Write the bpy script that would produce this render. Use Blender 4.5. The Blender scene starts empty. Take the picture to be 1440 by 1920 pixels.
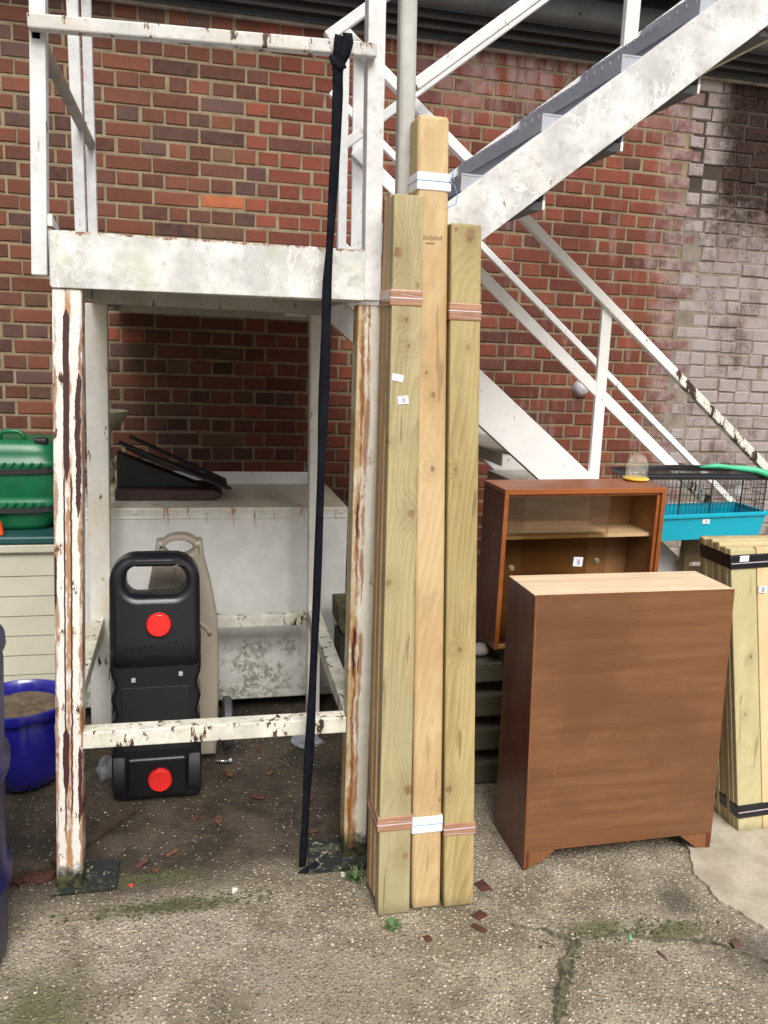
import bpy, bmesh, math, random
from mathutils import Vector, Matrix
S = bpy.context.scene
C = S.collection
R = math.radians
# ------------------------------------------------------------------ camera
cam = bpy.data.objects.new('camera', bpy.data.cameras.new('camera')); C.objects.link(cam)
cr = Vector((0.9727, -0.2285, 0.0412)).normalized(); cf = Vector((0.2321, 0.9522, -0.1988)).normalized()
cu = cr.cross(cf).normalized(); cr = cf.cross(cu)
cam.matrix_world = Matrix(((cr.x, cu.x, -cf.x, 0), (cr.y, cu.y, -cf.y, -4.4808), (cr.z, cu.z, -cf.z, 1.6), (0, 0, 0, 1)))
cam.data.sensor_fit = 'VERTICAL'; cam.data.sensor_height = 36; cam.data.lens = 1553 / 1920 * 36
cam.data.clip_end = 500; cam.data.clip_start = 0.05
S.camera = cam
# ------------------------------------------------------------------ sky, sun, exposure
SUN_EL, SUN_AZ = 46, 178      # azimuth clockwise from +y (north)
w = bpy.data.worlds.new('World'); S.world = w; w.use_nodes = True
wt = w.node_tree; bg = wt.nodes['Background']
sk = wt.nodes.new('ShaderNodeTexSky'); sk.sky_type = 'NISHITA'; sk.sun_disc = False
sk.sun_elevation = R(SUN_EL); sk.sun_rotation = R(SUN_AZ); sk.air_density = 1.0; sk.dust_density = 6.0; sk.ozone_density = 1.0
hs = wt.nodes.new('ShaderNodeHueSaturation'); hs.inputs['Saturation'].default_value = 0.35
wt.links.new(sk.outputs[0], hs.inputs['Color']); wt.links.new(hs.outputs[0], bg.inputs[0])
tcw = wt.nodes.new('ShaderNodeTexCoord'); sx = wt.nodes.new('ShaderNodeSeparateXYZ'); mr = wt.nodes.new('ShaderNodeMapRange')   # overcast: brighter overhead than at the horizon
wt.links.new(tcw.outputs['Generated'], sx.inputs[0]); wt.links.new(sx.outputs[2], mr.inputs['Value'])
mr.inputs['From Min'].default_value = 0.08; mr.inputs['To Min'].default_value = 0.012; mr.inputs['To Max'].default_value = 0.15; mr.inputs['From Max'].default_value = 0.85
wt.links.new(mr.outputs[0], bg.inputs[1])
sl = bpy.data.lights.new('sun', 'SUN'); sl.energy = 1.5; sl.angle = R(32); sl.color = (1, .965, .91)
so = bpy.data.objects.new('sun', sl); C.objects.link(so)
a, e = R(SUN_AZ), R(SUN_EL)
so.rotation_euler = Vector((math.sin(a) * math.cos(e), math.cos(a) * math.cos(e), math.sin(e))).to_track_quat('Z', 'Y').to_euler()
S.view_settings.view_transform = 'Standard'; S.view_settings.look = 'None'; S.view_settings.exposure = 0.60; S.view_settings.gamma = 1

# ------------------------------------------------------------------ material helpers
class NT:
    def __init__(s, name):
        s.m = bpy.data.materials.new(name); s.m.use_nodes = True
        s.t = s.m.node_tree; s.b = s.t.nodes['Principled BSDF']; s.pos = None
    def n(s, ty, **k):
        x = s.t.nodes.new('ShaderNode' + ty)
        for a, b in k.items(): setattr(x, a, b)
        return x
    def L(s, a, b): s.t.links.new(a, b)
    def inp(s, sock, v):
        if isinstance(v, (int, float)): sock.default_value = v
        elif isinstance(v, (tuple, list)):
            sock.default_value = tuple(v) + ((1,) if len(v) == 3 and len(sock.default_value) == 4 else ())
        else: s.L(v, sock)
    def P(s):
        if not s.pos: s.pos = s.n('TexCoord').outputs['Object']
        return s.pos
    def vmap(s, sc=(1, 1, 1), loc=(0, 0, 0), rot=(0, 0, 0), v=None):
        x = s.n('Mapping'); s.L(v or s.P(), x.inputs[0]); x.inputs['Scale'].default_value = sc
        x.inputs['Location'].default_value = loc; x.inputs['Rotation'].default_value = rot; return x.outputs[0]
    def noise(s, scale=5, v=None, detail=4, rough=.55, dist=0, col=False):
        x = s.n('TexNoise'); s.L(v or s.P(), x.inputs['Vector']); x.inputs['Scale'].default_value = scale
        x.inputs['Detail'].default_value = detail; x.inputs['Roughness'].default_value = rough; x.inputs['Distortion'].default_value = dist
        return x.outputs['Color' if col else 'Fac']
    def voro(s, scale=5, v=None, feature='F1', out='Distance', rnd=1):
        x = s.n('TexVoronoi', feature=feature); s.L(v or s.P(), x.inputs['Vector']); x.inputs['Scale'].default_value = scale
        x.inputs['Randomness'].default_value = rnd; return x.outputs[out]
    def math(s, op, a, b=0.0, clamp=False):
        x = s.n('Math', operation=op, use_clamp=clamp); s.inp(x.inputs[0], a); s.inp(x.inputs[1], b); return x.outputs[0]
    def ss(s, v, lo, hi):      # smoothstep between lo and hi
        x = s.n('MapRange', interpolation_type='SMOOTHSTEP'); s.inp(x.inputs['Value'], v)
        if lo > hi: x.inputs['To Min'].default_value = 1; x.inputs['To Max'].default_value = 0; lo, hi = hi, lo
        x.inputs['From Min'].default_value = lo; x.inputs['From Max'].default_value = hi; return x.outputs[0]
    def mix(s, f, a, b, mode='MIX'):
        x = s.n('Mix', data_type='RGBA', blend_type=mode); s.inp(x.inputs['Factor'], f)
        s.inp(x.inputs[6], a); s.inp(x.inputs[7], b); return x.outputs[2]
    def ramp(s, v, st, interp='LINEAR'):
        x = s.n('ValToRGB'); cr_ = x.color_ramp; cr_.interpolation = interp
        while len(cr_.elements) < len(st): cr_.elements.new(.5)
        for el, (p, c) in zip(cr_.elements, st): el.position = p; el.color = tuple(c) + (1,)
        s.L(v, x.inputs[0]); return x.outputs[0]
    def xyz(s, v=None):
        x = s.n('SeparateXYZ'); s.L(v or s.P(), x.inputs[0]); return x.outputs
    def bump(s, h, st=.5, d=.01):
        x = s.n('Bump'); x.inputs['Strength'].default_value = st; x.inputs['Distance'].default_value = d; s.L(h, x.inputs['Height'])
        s.L(x.outputs[0], s.b.inputs['Normal'])
    def fin(s, col=None, rough=.6, metal=0, spec=None):
        if col is not None: s.inp(s.b.inputs['Base Color'], col)
        s.inp(s.b.inputs['Roughness'], rough); s.b.inputs['Metallic'].default_value = metal
        if spec is not None: s.b.inputs['Specular IOR Level'].default_value = spec
        return s.m
def plain(name, col, rough=.5, var=.12, scale=14, metal=0, bump=0, spec=None):
    t = NT(name); n = t.noise(scale, detail=5)
    n2 = t.noise(scale * .23, detail=3)
    f = t.math('MULTIPLY_ADD', n, .5); t.t.nodes[-1].inputs[2].default_value = .0
    f = t.math('ADD', f, t.math('MULTIPLY', n2, .5))
    c = t.mix(t.ss(f, .35, .65), tuple(x * (1 - var) for x in col), tuple(min(1, x * (1 + var)) for x in col))
    if bump: t.bump(t.noise(scale * 6, detail=3), bump, .002)
    return t.fin(c, rough, metal, spec)
def sep(t): return t.xyz()
def paint(name, base=(.62, .62, .60), mottle=.5, rust=.3, chips=.3, yellow=.2, seed=0, curl=0, grime=None, lip=None, stripes=None, green=0, streak=None):
    """old white gloss paint with flaking, rust runs and grime"""
    t = NT(name); o = t.vmap(loc=(seed, seed * .7, 0))
    n1 = t.noise(9, o, 6, .6); n2 = t.noise(45, o, 4, .6)
    c = t.mix(t.ss(n1, .35, .7), tuple(x * (1 - .32 * mottle) for x in base), base)
    c = t.mix(t.math('MULTIPLY', t.ss(n2, .52, .7), .45 * mottle), c, (.30, .31, .29))
    if yellow:
        y = t.ss(t.noise(3.5, t.vmap((1, 1, .35), (seed + 3, 0, 0)), 4, .6), .5, .68)
        c = t.mix(t.math('MULTIPLY', y, yellow), c, (.60, .50, .30))
    if curl:      # dried run marks and lifting coats
        v = t.math('ABSOLUTE', t.math('SUBTRACT', t.noise(11, t.vmap((1, 1, .75), (seed, 0, 0)), 3, .55, 1.2), .5))
        v2 = t.math('ABSOLUTE', t.math('SUBTRACT', t.noise(19, t.vmap((1, 1, .5), (seed + 4, 0, 0)), 2, .5, .8), .52)); v = t.math('MINIMUM', v, v2)
        patch = t.ss(t.noise(5, t.vmap(loc=(seed + 9, 0, 0)), 3), .45, .62)
        c = t.mix(t.math('MULTIPLY', t.math('MULTIPLY', t.ss(v, .022, .004), patch), curl), c, (.78, .78, .76))
        c = t.mix(t.math('MULTIPLY', t.ss(t.noise(9, t.vmap((1, 1, .6), (seed + 30, 0, 0)), 6, .7), .50, .66), .38), c, (.38, .39, .375))
    if green:
        g = t.ss(t.noise(6, t.vmap(loc=(seed + 5, 0, 0)), 5, .6), .5, .66)
        c = t.mix(t.math('MULTIPLY', g, green), c, (.36, .40, .24))
    if rust:
        rs = t.noise(15, t.vmap((1.3, 1.3, .30), (seed + 11, 2, 0)), 7, .72)
        m = t.ss(rs, .665 - .2 * rust, .72 - .2 * rust)
        c = t.mix(t.math('MULTIPLY', m, .85), c, t.mix(n1, (.42, .20, .07), (.30, .10, .03)))
    if lip:
        zl = t.math('ADD', t.xyz()[2], t.math('MULTIPLY', t.math('SUBTRACT', t.noise(38, None, 5, .75), .5), .045)); c = t.mix(t.ss(zl, lip, lip + .004), c, t.mix(t.ss(n2, .42, .6), (.16, .06, .03), (.42, .30, .20)))
    h = None
    if chips:
        ch = t.noise(22, t.vmap((1.3, 1.3, .45), (seed + 21, 0, 0)), 7, .72)
        m = t.ss(ch, .685 - .14 * chips, .70 - .14 * chips)
        ring = t.ss(ch, .655 - .14 * chips, .685 - .14 * chips)
        c = t.mix(t.math('MULTIPLY', ring, .5), c, (.48, .27, .12))
        c = t.mix(m, c, (.045, .028, .022)); h = m
    if streak:    # list of (x centre, half width) rust bands running the whole height
        x, y, z = sep(t)
        wob = t.math('MULTIPLY', t.math('SUBTRACT', t.noise(7, t.vmap((.5, .5, 1), (seed, 0, 0)), 5, .6), .5), .03)
        for xc, hw, slope, amt, col in streak:
            d = t.math('ABSOLUTE', t.math('ADD', t.math('SUBTRACT', t.math('ADD', x, t.math('MULTIPLY', z, slope)), xc), wob))
            br = t.ss(t.noise(9, t.vmap((2.2, 2.2, .7), (seed + xc * 9, 0, 0)), 6, .7), .38, .52)
            d = t.math('DIVIDE', d, t.math('ADD', t.math('MULTIPLY', t.ss(t.noise(5, t.vmap((.3, .3, 1.2), (seed + 60 + xc * 30, 0, 0)), 4, .65), .3, .68), 1.7), .25))
            c = t.mix(t.math('MULTIPLY', t.math('MULTIPLY', t.ss(d, hw, hw * .35), br), amt), c, t.mix(n2, col, tuple(q * .5 for q in col)))
    if stripes:   # hand-placed flaked bands: (x0, slope with z, half width, z0, z1, colour, edge)
        x, y, z = sep(t)
        for xc, slope, hw, z0, z1, col, wv in stripes:
            wob = t.math('MULTIPLY', t.math('SUBTRACT', t.noise(14, t.vmap((.4, .4, 1), (seed + xc * 50, 0, 0)), 6, .7), .5), wv)
            d = t.math('ABSOLUTE', t.math('ADD', t.math('SUBTRACT', t.math('ADD', x, t.math('MULTIPLY', z, slope)), xc), wob))
            zm = t.math('MULTIPLY', t.ss(z, z0, z0 + .06), t.ss(z, z1, z1 - .03))
            m = t.math('MULTIPLY', t.ss(t.math('DIVIDE', d, t.math('ADD', t.math('MULTIPLY', zm, hw), .0001)), 1.05, .92), t.ss(zm, .05, .15))
            c = t.mix(m, c, col)
            h = m if h is None else t.math('MAXIMUM', h, m)
    if grime:
        x, y, z = sep(t)
        zz = t.math('ADD', z, t.math('MULTIPLY', t.noise(26, o, 5, .7), .16))
        c = t.mix(t.ss(zz, grime + .10, grime + .04), c, t.mix(t.ss(n2, .4, .65), (.018, .018, .012), (.07, .075, .03)))
    if h is not None: t.bump(t.math('SUBTRACT', t.math('MULTIPLY', n2, .3), h), .55, .004)
    else: t.bump(n2, .2, .002)
    return t.fin(c, .52, 0, .4)
def wood(name, light, dark, cx=0, knots=(), scale=26, rough=.62, stretch=.10, green=None, contrast=1, axis='z', seed=0, fine=.35, gloss=.35):
    """softwood or veneer: growth rings cut along the grain; knots bend the grain"""
    t = NT(name); x, y, z = t.xyz(t.n('NewGeometry').outputs['Position'])
    v = {'z': (1, 1, stretch), 'x': (stretch, 1, 1)}[axis]
    pv = t.vmap(v, (-cx, .013 + seed * .37, seed * 1.3))
    warp = t.noise(3.0, pv, 3, .5, col=True)
    pv2 = t.mix(.22, pv, warp, 'ADD')
    kn = None; kd = None
    for kx, kz, kr in knots:
        dx = t.math('DIVIDE', t.math('SUBTRACT', x, kx), kr); dz = t.math('DIVIDE', t.math('SUBTRACT', z, kz), kr * 1.25)
        d = t.math('SQRT', t.math('ADD', t.math('MULTIPLY', dx, dx), t.math('MULTIPLY', dz, dz)))
        d = t.math('ADD', d, t.math('MULTIPLY', t.math('SUBTRACT', t.noise(38, None, 4, .7), .5), 1.6))
        k = t.ss(d, 1.15, .65); g = t.ss(d, 6.5, .3)
        kn = k if kn is None else t.math('MAXIMUM', kn, k); kd = g if kd is None else t.math('MAXIMUM', kd, g)
    wv = t.n('TexWave', wave_type='RINGS', rings_direction='Z' if axis == 'z' else 'X', wave_profile='SAW')
    wv.inputs['Scale'].default_value = scale; wv.inputs['Distortion'].default_value = 1.6; wv.inputs['Detail'].default_value = 3
    wv.inputs['Detail Scale'].default_value = 1.2; wv.inputs['Detail Roughness'].default_value = .5; t.L(pv2, wv.inputs['Vector'])
    if kd is not None: t.L(t.math('MULTIPLY', kd, 16), wv.inputs['Phase Offset'])
    f = t.math('ADD', t.math('MULTIPLY', t.ss(wv.outputs['Fac'], .15, 1), .42), t.math('MULTIPLY', t.noise(150, t.vmap((1, 1, .045) if axis == 'z' else (.045, 1, 1)), 4, .7), fine))
    f = t.math('ADD', f, t.math('MULTIPLY', t.math('SUBTRACT', t.ss(t.noise(22, t.vmap((1, 1, .06) if axis == 'z' else (.06, 1, 1), (seed, 0, 0)), 4, .6), .4, .62), .5), .45))
    f = t.math('MULTIPLY', f, contrast)
    c = t.mix(f, light, dark)
    blot = t.ss(t.noise(3.2, t.vmap((1.5, 1.5, .7), (seed, 4, 0)), 4, .6), .42, .68)
    c = t.mix(t.math('MULTIPLY', blot, .6), c, green or tuple(q * .72 for q in light))
    c = t.mix(t.math('MULTIPLY', t.ss(t.noise(5, t.vmap((2, 2, .25), (seed + 7, 1, 0)), 4, .6), .55, .72), .35), c, tuple(min(1, q * 1.25) for q in light))
    if axis == 'z':
        ck = t.noise(40, t.vmap((1, 1, .035), (seed + 40, 0, 0)), 3, .5); c = t.mix(t.math('MULTIPLY', t.ss(ck, .66, .70), .55), c, tuple(q * .45 for q in dark))
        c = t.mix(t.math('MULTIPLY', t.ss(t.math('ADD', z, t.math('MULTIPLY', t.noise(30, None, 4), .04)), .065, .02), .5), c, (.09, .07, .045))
        saw = t.noise(3, t.vmap((1, 1, 60), (seed, 0, 0)), 2, .5); c = t.mix(t.math('MULTIPLY', t.ss(saw, .55, .72), .14), c, tuple(q * .6 for q in dark))
        sm_ = t.noise(9, t.vmap((1, 1, .5), (seed + 50, 0, 0)), 6, .7); c = t.mix(t.math('MULTIPLY', t.ss(sm_, .56, .70), .30), c, (.22, .17, .10))
    if kn is not None:
        c = t.mix(t.math('MULTIPLY', t.math('SUBTRACT', kd, t.math('MULTIPLY', kn, 1), True), .30), c, tuple(q * .7 for q in dark))
        c = t.mix(t.math('MULTIPLY', kn, .72), c, t.mix(t.ss(t.noise(70, None, 4, .7), .35, .65), (.26, .12, .045), (.10, .045, .02)))
    t.bump(f, .18, .0015)
    return t.fin(c, rough, 0, gloss)

# ------------------------------------------------------------------ geometry helpers
class MB:
    def __init__(s): s.b = bmesh.new()
    def hexa(s, p):          # 8 points: bottom loop (4, ccw from above) then top loop
        v = [s.b.verts.new(q) for q in p]
        for f in ((3, 2, 1, 0), (4, 5, 6, 7), (0, 1, 5, 4), (1, 2, 6, 5), (2, 3, 7, 6), (3, 0, 4, 7)): s.b.faces.new([v[i] for i in f])
        return s
    def box(s, x0, x1, y0, y1, z0, z1):
        return s.hexa([(x0, y0, z0), (x1, y0, z0), (x1, y1, z0), (x0, y1, z0), (x0, y0, z1), (x1, y0, z1), (x1, y1, z1), (x0, y1, z1)])
    def bar(s, p, q, w, h=None, up=(0, 1, 0), segs=1, jit=0):   # rectangular bar between two points; w across, h along 'up'
        p, q = Vector(p), Vector(q); h = h or w; d = (q - p).normalized(); u = Vector(up); u = Vector((0, 0, 1)) if abs(d.dot(u)) > .9 else u; u = (u - d * u.dot(d)).normalized(); l = d.cross(u)
        rings = []
        for i in range(segs + 1):
            c = p.lerp(q, i / segs) + (Vector((random.uniform(-1, 1), random.uniform(-1, 1), random.uniform(-1, 1))) * jit if 0 < i < segs else Vector())
            rings.append([s.b.verts.new(c + l * a * w / 2 + u * b * h / 2) for a, b in ((-1, -1), (1, -1), (1, 1), (-1, 1))])
        for A, B in zip(rings, rings[1:]):
            for k in range(4): s.b.faces.new((A[k], A[(k + 1) % 4], B[(k + 1) % 4], B[k]))
        s.b.faces.new(rings[0][::-1]); s.b.faces.new(rings[-1]); return s
    def tube(s, pts, r, n=12, caps=True):
        pts = [Vector(p) for p in pts]; rr = r if isinstance(r, (list, tuple)) else [r] * len(pts); rings = []; prev = None
        for i, p in enumerate(pts):
            d = (pts[min(i + 1, len(pts) - 1)] - pts[max(i - 1, 0)]).normalized()
            if prev is None: u = d.orthogonal().normalized()
            else: u = (prev - d * prev.dot(d)).normalized()
            prev = u; l = d.cross(u)
            rings.append([s.b.verts.new(p + (u * math.cos(2 * math.pi * k / n) + l * math.sin(2 * math.pi * k / n)) * rr[i]) for k in range(n)])
        for A, B in zip(rings, rings[1:]):
            for k in range(n): s.b.faces.new((A[k], A[(k + 1) % n], B[(k + 1) % n], B[k]))
        if caps: s.b.faces.new(rings[0][::-1]); s.b.faces.new(rings[-1])
        return s
    def lathe(s, prof, c=(0, 0, 0), n=40, ax='z', sy=1):   # prof: (radius, height)
        c = Vector(c); rings = []
        for r, h in prof:
            ring = []
            for k in range(n):
                a_ = 2 * math.pi * k / n; x, y = math.cos(a_) * r, math.sin(a_) * r * sy
                q = Vector((x, y, h)) if ax == 'z' else Vector((x, -h, y)) if ax == 'y' else Vector((h, x, y))
                ring.append(s.b.verts.new(c + q))
            rings.append(ring)
        for A, B in zip(rings, rings[1:]):
            for k in range(n): s.b.faces.new((A[k], A[(k + 1) % n], B[(k + 1) % n], B[k]))
        if prof[0][0] > 1e-5: s.b.faces.new(rings[0][::-1])
        if prof[-1][0] > 1e-5: s.b.faces.new(rings[-1])
        return s
    def prism(s, poly, a, b, ax='y'):   # polygon in the plane across ax, extruded a..b
        f = {'y': lambda p, t: (p[0], t, p[1]), 'x': lambda p, t: (t, p[0], p[1]), 'z': lambda p, t: (p[0], p[1], t)}[ax]
        A = [s.b.verts.new(f(p, a)) for p in poly]; B = [s.b.verts.new(f(p, b)) for p in poly]; n = len(poly)
        for k in range(n): s.b.faces.new((A[k], A[(k + 1) % n], B[(k + 1) % n], B[k]))
        s.b.faces.new(A[::-1]); s.b.faces.new(B); return s
    def blob(s, c, r, sc=(1, 1, 1), sub=2, jit=.15):
        m = Matrix.Translation(c) @ Matrix.Rotation(random.uniform(0, 6), 4, 'Z') @ Matrix.Diagonal((sc[0], sc[1], sc[2], 1))
        vs = bmesh.ops.create_icosphere(s.b, subdivisions=sub, radius=r, matrix=m)['verts']
        for v in vs: v.co = Vector(c) + (v.co - Vector(c)) * (1 + random.uniform(-jit, jit))
        return s
    def shear(s, f):
        for v in s.b.verts: v.co = Vector(f(v.co))
        return s
    def build(s, name, mat, parent=None, bevel=0, smooth=False, seg=2, sub=0, org=None):
        bmesh.ops.recalc_face_normals(s.b, faces=s.b.faces)
        o0 = Vector(org) if org else (wloc(parent) if parent else Vector((0, 0, 0)))
        for v in s.b.verts: v.co -= o0
        me = bpy.data.meshes.new(name); s.b.to_mesh(me); s.b.free()
        o = bpy.data.objects.new(name, me); C.objects.link(o); me.materials.append(mat)
        if parent: o.parent = parent
        if org: o.location = Vector(org) - (wloc(parent) if parent else Vector((0, 0, 0)))
        if bevel:
            m = o.modifiers.new('bevel', 'BEVEL'); m.width = bevel; m.segments = seg; m.limit_method = 'ANGLE'; m.angle_limit = R(35)
            m.harden_normals = False
        if sub: m = o.modifiers.new('sub', 'SUBSURF'); m.levels = m.render_levels = sub
        if smooth:
            for p in me.polygons: p.use_smooth = True
            if smooth != 'all':
                try: me.set_sharp_from_angle(angle=R(40))
                except Exception: pass
        return o
def wloc(o):
    v = Vector((0, 0, 0))
    while o: v += o.location; o = o.parent
    return v
def tag(o, label=None, cat=None, group=None, kind=None):
    for k, v in (('label', label), ('category', cat), ('group', group), ('kind', kind)):
        if v: o[k] = v
    return o
def thing(name, loc, label, cat, group=None):
    o = bpy.data.objects.new(name, None); C.objects.link(o); o.location = loc; o.empty_display_size = .1
    return tag(o, label, cat, group)
def sq(cx, cz, w, h, r, n=8):     # rounded rectangle outline
    p = []
    for sx, sz, a0 in ((1, -1, -90), (1, 1, 0), (-1, 1, 90), (-1, -1, 180)):
        for k in range(n + 1):
            a_ = R(a0 + 90 * k / n); p.append((cx + sx * (w / 2 - r) + r * math.cos(a_), cz + sz * (h / 2 - r) + r * math.sin(a_)))
    return p
def plate(name, outline, holes, y0, y1, bev, mat, parent, cuts=(), bend=None):
    """solid plate with rounded edges from a 2-D outline (x,z) with holes, standing in the xz plane"""
    cu_ = bpy.data.curves.new(name, 'CURVE'); cu_.dimensions = '2D'; cu_.fill_mode = 'BOTH'
    cu_.extrude = abs(y1 - y0) / 2 - bev; cu_.bevel_depth = bev; cu_.bevel_resolution = 4; cu_.offset = -bev
    for poly in [outline] + holes:
        sp = cu_.splines.new('POLY'); sp.points.add(len(poly) - 1); sp.use_cyclic_u = True
        for i, (x, z) in enumerate(poly): sp.points[i].co = (x, z, 0, 1)
    tmp = bpy.data.objects.new('tmp', cu_); C.objects.link(tmp)
    dg = bpy.context.evaluated_depsgraph_get(); me = bpy.data.meshes.new_from_object(tmp.evaluated_get(dg)); bpy.data.objects.remove(tmp); bpy.data.curves.remove(cu_)
    me.transform(Matrix.Translation((0, (y0 + y1) / 2, 0)) @ Matrix.Rotation(R(90), 4, 'X'))
    if bend:
        b_ = bmesh.new(); b_.from_mesh(me)
        for z_ in cuts: bmesh.ops.bisect_plane(b_, geom=b_.verts[:] + b_.edges[:] + b_.faces[:], plane_co=(0, 0, z_), plane_no=(0, 0, 1))
        for v in b_.verts: v.co.y += bend(v.co.z)
        b_.to_mesh(me); b_.free()
    me.transform(Matrix.Translation(-wloc(parent)))
    me.name = name; me.materials.clear(); me.materials.append(mat)
    o = bpy.data.objects.new(name, me); C.objects.link(o); o.parent = parent
    for p in me.polygons: p.use_smooth = True
    try: me.set_sharp_from_angle(angle=R(50))
    except Exception: pass
    return o
random.seed(7)
U0, V0 = -0.151, 2.9017          # brick grid origin found from the photograph

# ------------------------------------------------------------------ ground
def ground_mat():
    t = NT('aggregate_concrete'); x, y, z = sep(t)
    big = t.noise(1.4, None, 5, .6); mid = t.noise(6, None, 5, .65); fn = t.noise(160, None, 3, .6)
    c = t.mix(t.ss(mid, .36, .66), (.165, .138, .098), (.325, .285, .215))
    c = t.mix(t.math('MULTIPLY', t.ss(big, .48, .60), .6), c, (.37, .31, .26))
    c = t.mix(t.math('MULTIPLY', t.ss(t.noise(2.6, t.vmap(loc=(9, 2, 0)), 6, .7), .50, .62), .55), c, (.135, .118, .078))
    c = t.mix(t.ss(fn, .50, .70), c, (.080, .064, .044))
    peb = t.voro(85, None, 'F1'); pc = t.voro(85, None, 'F1', 'Color')
    pcx = t.xyz(pc)
    pcol = t.ramp(pcx[0], [(0, (.46, .38, .26)), (.25, (.60, .53, .38)), (.5, (.15, .12, .09)), (.68, (.58, .51, .38)), (.84, (.26, .17, .10)), (.94, (.80, .76, .66))], 'CONSTANT')
    keep = t.math('MULTIPLY', t.math('GREATER_THAN', pcx[1], .45), .72)
    c = t.mix(t.math('MULTIPLY', t.ss(peb, .40, .30), keep), c, pcol)
    p2 = t.voro(190, None, 'F1'); p2c = t.xyz(t.voro(190, None, 'F1', 'Color'))
    c = t.mix(t.math('MULTIPLY', t.ss(p2, .42, .3), t.math('GREATER_THAN', p2c[1], .60)), c, t.ramp(p2c[0], [(0, (.07, .06, .045)), (.4, (.46, .40, .28)), (.8, (.20, .15, .10)), (.93, (.50, .46, .36))], 'CONSTANT'))
    # dirt and leaf mould gathered under the staircase and against the wall
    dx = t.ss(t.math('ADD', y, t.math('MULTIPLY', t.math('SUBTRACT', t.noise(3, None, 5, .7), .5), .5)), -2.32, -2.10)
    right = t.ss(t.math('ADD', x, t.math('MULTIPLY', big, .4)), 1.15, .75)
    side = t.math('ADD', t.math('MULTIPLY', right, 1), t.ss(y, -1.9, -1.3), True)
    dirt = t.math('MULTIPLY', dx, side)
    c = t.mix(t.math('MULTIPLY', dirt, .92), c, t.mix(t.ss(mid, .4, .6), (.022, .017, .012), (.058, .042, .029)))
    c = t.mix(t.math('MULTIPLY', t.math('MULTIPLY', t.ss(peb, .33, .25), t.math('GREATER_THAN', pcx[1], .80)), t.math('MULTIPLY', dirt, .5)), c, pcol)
    # moss
    mn = t.math('ADD', t.math('MULTIPLY', t.noise(5, None, 6, .7), .72), t.math('MULTIPLY', t.noise(55, None, 4, .7), .28))
    def spot(px, py, rx, ry):
        ax_ = t.math('DIVIDE', t.math('SUBTRACT', x, px), rx); ay_ = t.math('DIVIDE', t.math('SUBTRACT', y, py), ry)
        d = t.math('SQRT', t.math('ADD', t.math('MULTIPLY', ax_, ax_), t.math('MULTIPLY', ay_, ay_)))
        return t.ss(t.math('ADD', d, t.math('MULTIPLY', t.math('SUBTRACT', mn, .5), 2.2)), 1.1, .3)
    m = t.math('MAXIMUM', spot(-.05, -2.31, .24, .05), spot(-.36, -2.75, .18, .3))
    m = t.math('MAXIMUM', m, spot(-.1, -2.17, .18, .05)); m = t.math('MAXIMUM', m, t.math('MULTIPLY', spot(.33, -2.72, .3, .2), .4)); m = t.math('MAXIMUM', m, spot(1.35, -2.66, .12, .04)); m = t.math('MAXIMUM', m, spot(1.12, -2.61, .12, .035))
    c = t.mix(t.math('MULTIPLY', m, .8), c, t.mix(t.ss(fn, .4, .6), (.055, .062, .024), (.125, .128, .060)))
    dk = t.math('MAXIMUM', spot(1.65, -2.8, .3, .12), spot(1.42, -2.55, .08, .1))
    c = t.mix(t.math('MULTIPLY', dk, .65), c, (.055, .05, .042))
    wet = t.ss(t.noise(2.3, t.vmap(loc=(4, 4, 0)), 4), .5, .62)
    h = t.math('ADD', t.math('MULTIPLY', t.ss(peb, .5, .1), .6), t.math('ADD', t.math('MULTIPLY', mid, .8), t.math('MULTIPLY', fn, .5)))
    t.bump(h, .8, .006)
    return t.fin(c, t.ramp(wet, [(0, (.75,) * 3), (1, (.5,) * 3)]), 0, .4)
g = MB()
nx, ny = 150, 120
xs = [-60, -20, -6] + [-2.5 + 5.5 * i / nx for i in range(nx + 1)] + [6, 20, 60]
ys = [-60, -20, -7] + [-4.5 + 4.9 * i / ny for i in range(ny + 1)] + [3, 20, 60]
from mathutils import noise as mno
grid = [[g.b.verts.new((x, y, (mno.fractal(Vector((x * 1.7, y * 1.7, 0)), 1, 2, 5) * .006 + mno.noise(Vector((x * 22, y * 22, 3))) * .0016 - .004) if -4 < y < .3 and -2.4 < x < 2.9 else -.004)) for x in xs] for y in ys]
for j in range(len(ys) - 1):
    for i in range(len(xs) - 1): g.b.faces.new((grid[j][i], grid[j][i + 1], grid[j + 1][i + 1], grid[j + 1][i]))
tag(g.build('ground', ground_mat(), smooth='all'), kind='structure')
# smoother pale slab at the right
def slab_mat():
    t = NT('pale_screed'); n = t.noise(7, None, 6, .6); f = t.noise(120, None, 4, .7)
    c = t.mix(t.ss(n, .35, .65), (.31, .27, .205), (.45, .40, .315)); c = t.mix(t.math('MULTIPLY', t.ss(f, .5, .7), .5), c, (.17, .14, .11))
    c = t.mix(t.math('MULTIPLY', t.ss(t.noise(3, t.vmap(loc=(7, 0, 0)), 6, .7), .55, .7), .5), c, (.17, .17, .09))
    t.bump(t.math('ADD', n, f), .4, .003); return t.fin(c, .8)
edge = [(1.64, -1.2), (1.64, -2.2), (1.607, -2.33), (1.575, -2.40), (1.549, -2.447), (1.556, -2.51), (1.546, -2.576), (1.575, -2.62), (1.588, -2.656), (1.613, -2.717), (1.66, -2.86), (1.72, -3.1), (1.9, -3.6)]
pts = []
for (x0, y0), (x1, y1) in zip(edge, edge[1:]):
    for k in range(5): pts.append((x0 + (x1 - x0) * k / 5 + random.uniform(-.003, .003), y0 + (y1 - y0) * k / 5 + random.uniform(-.002, .002)))
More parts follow.
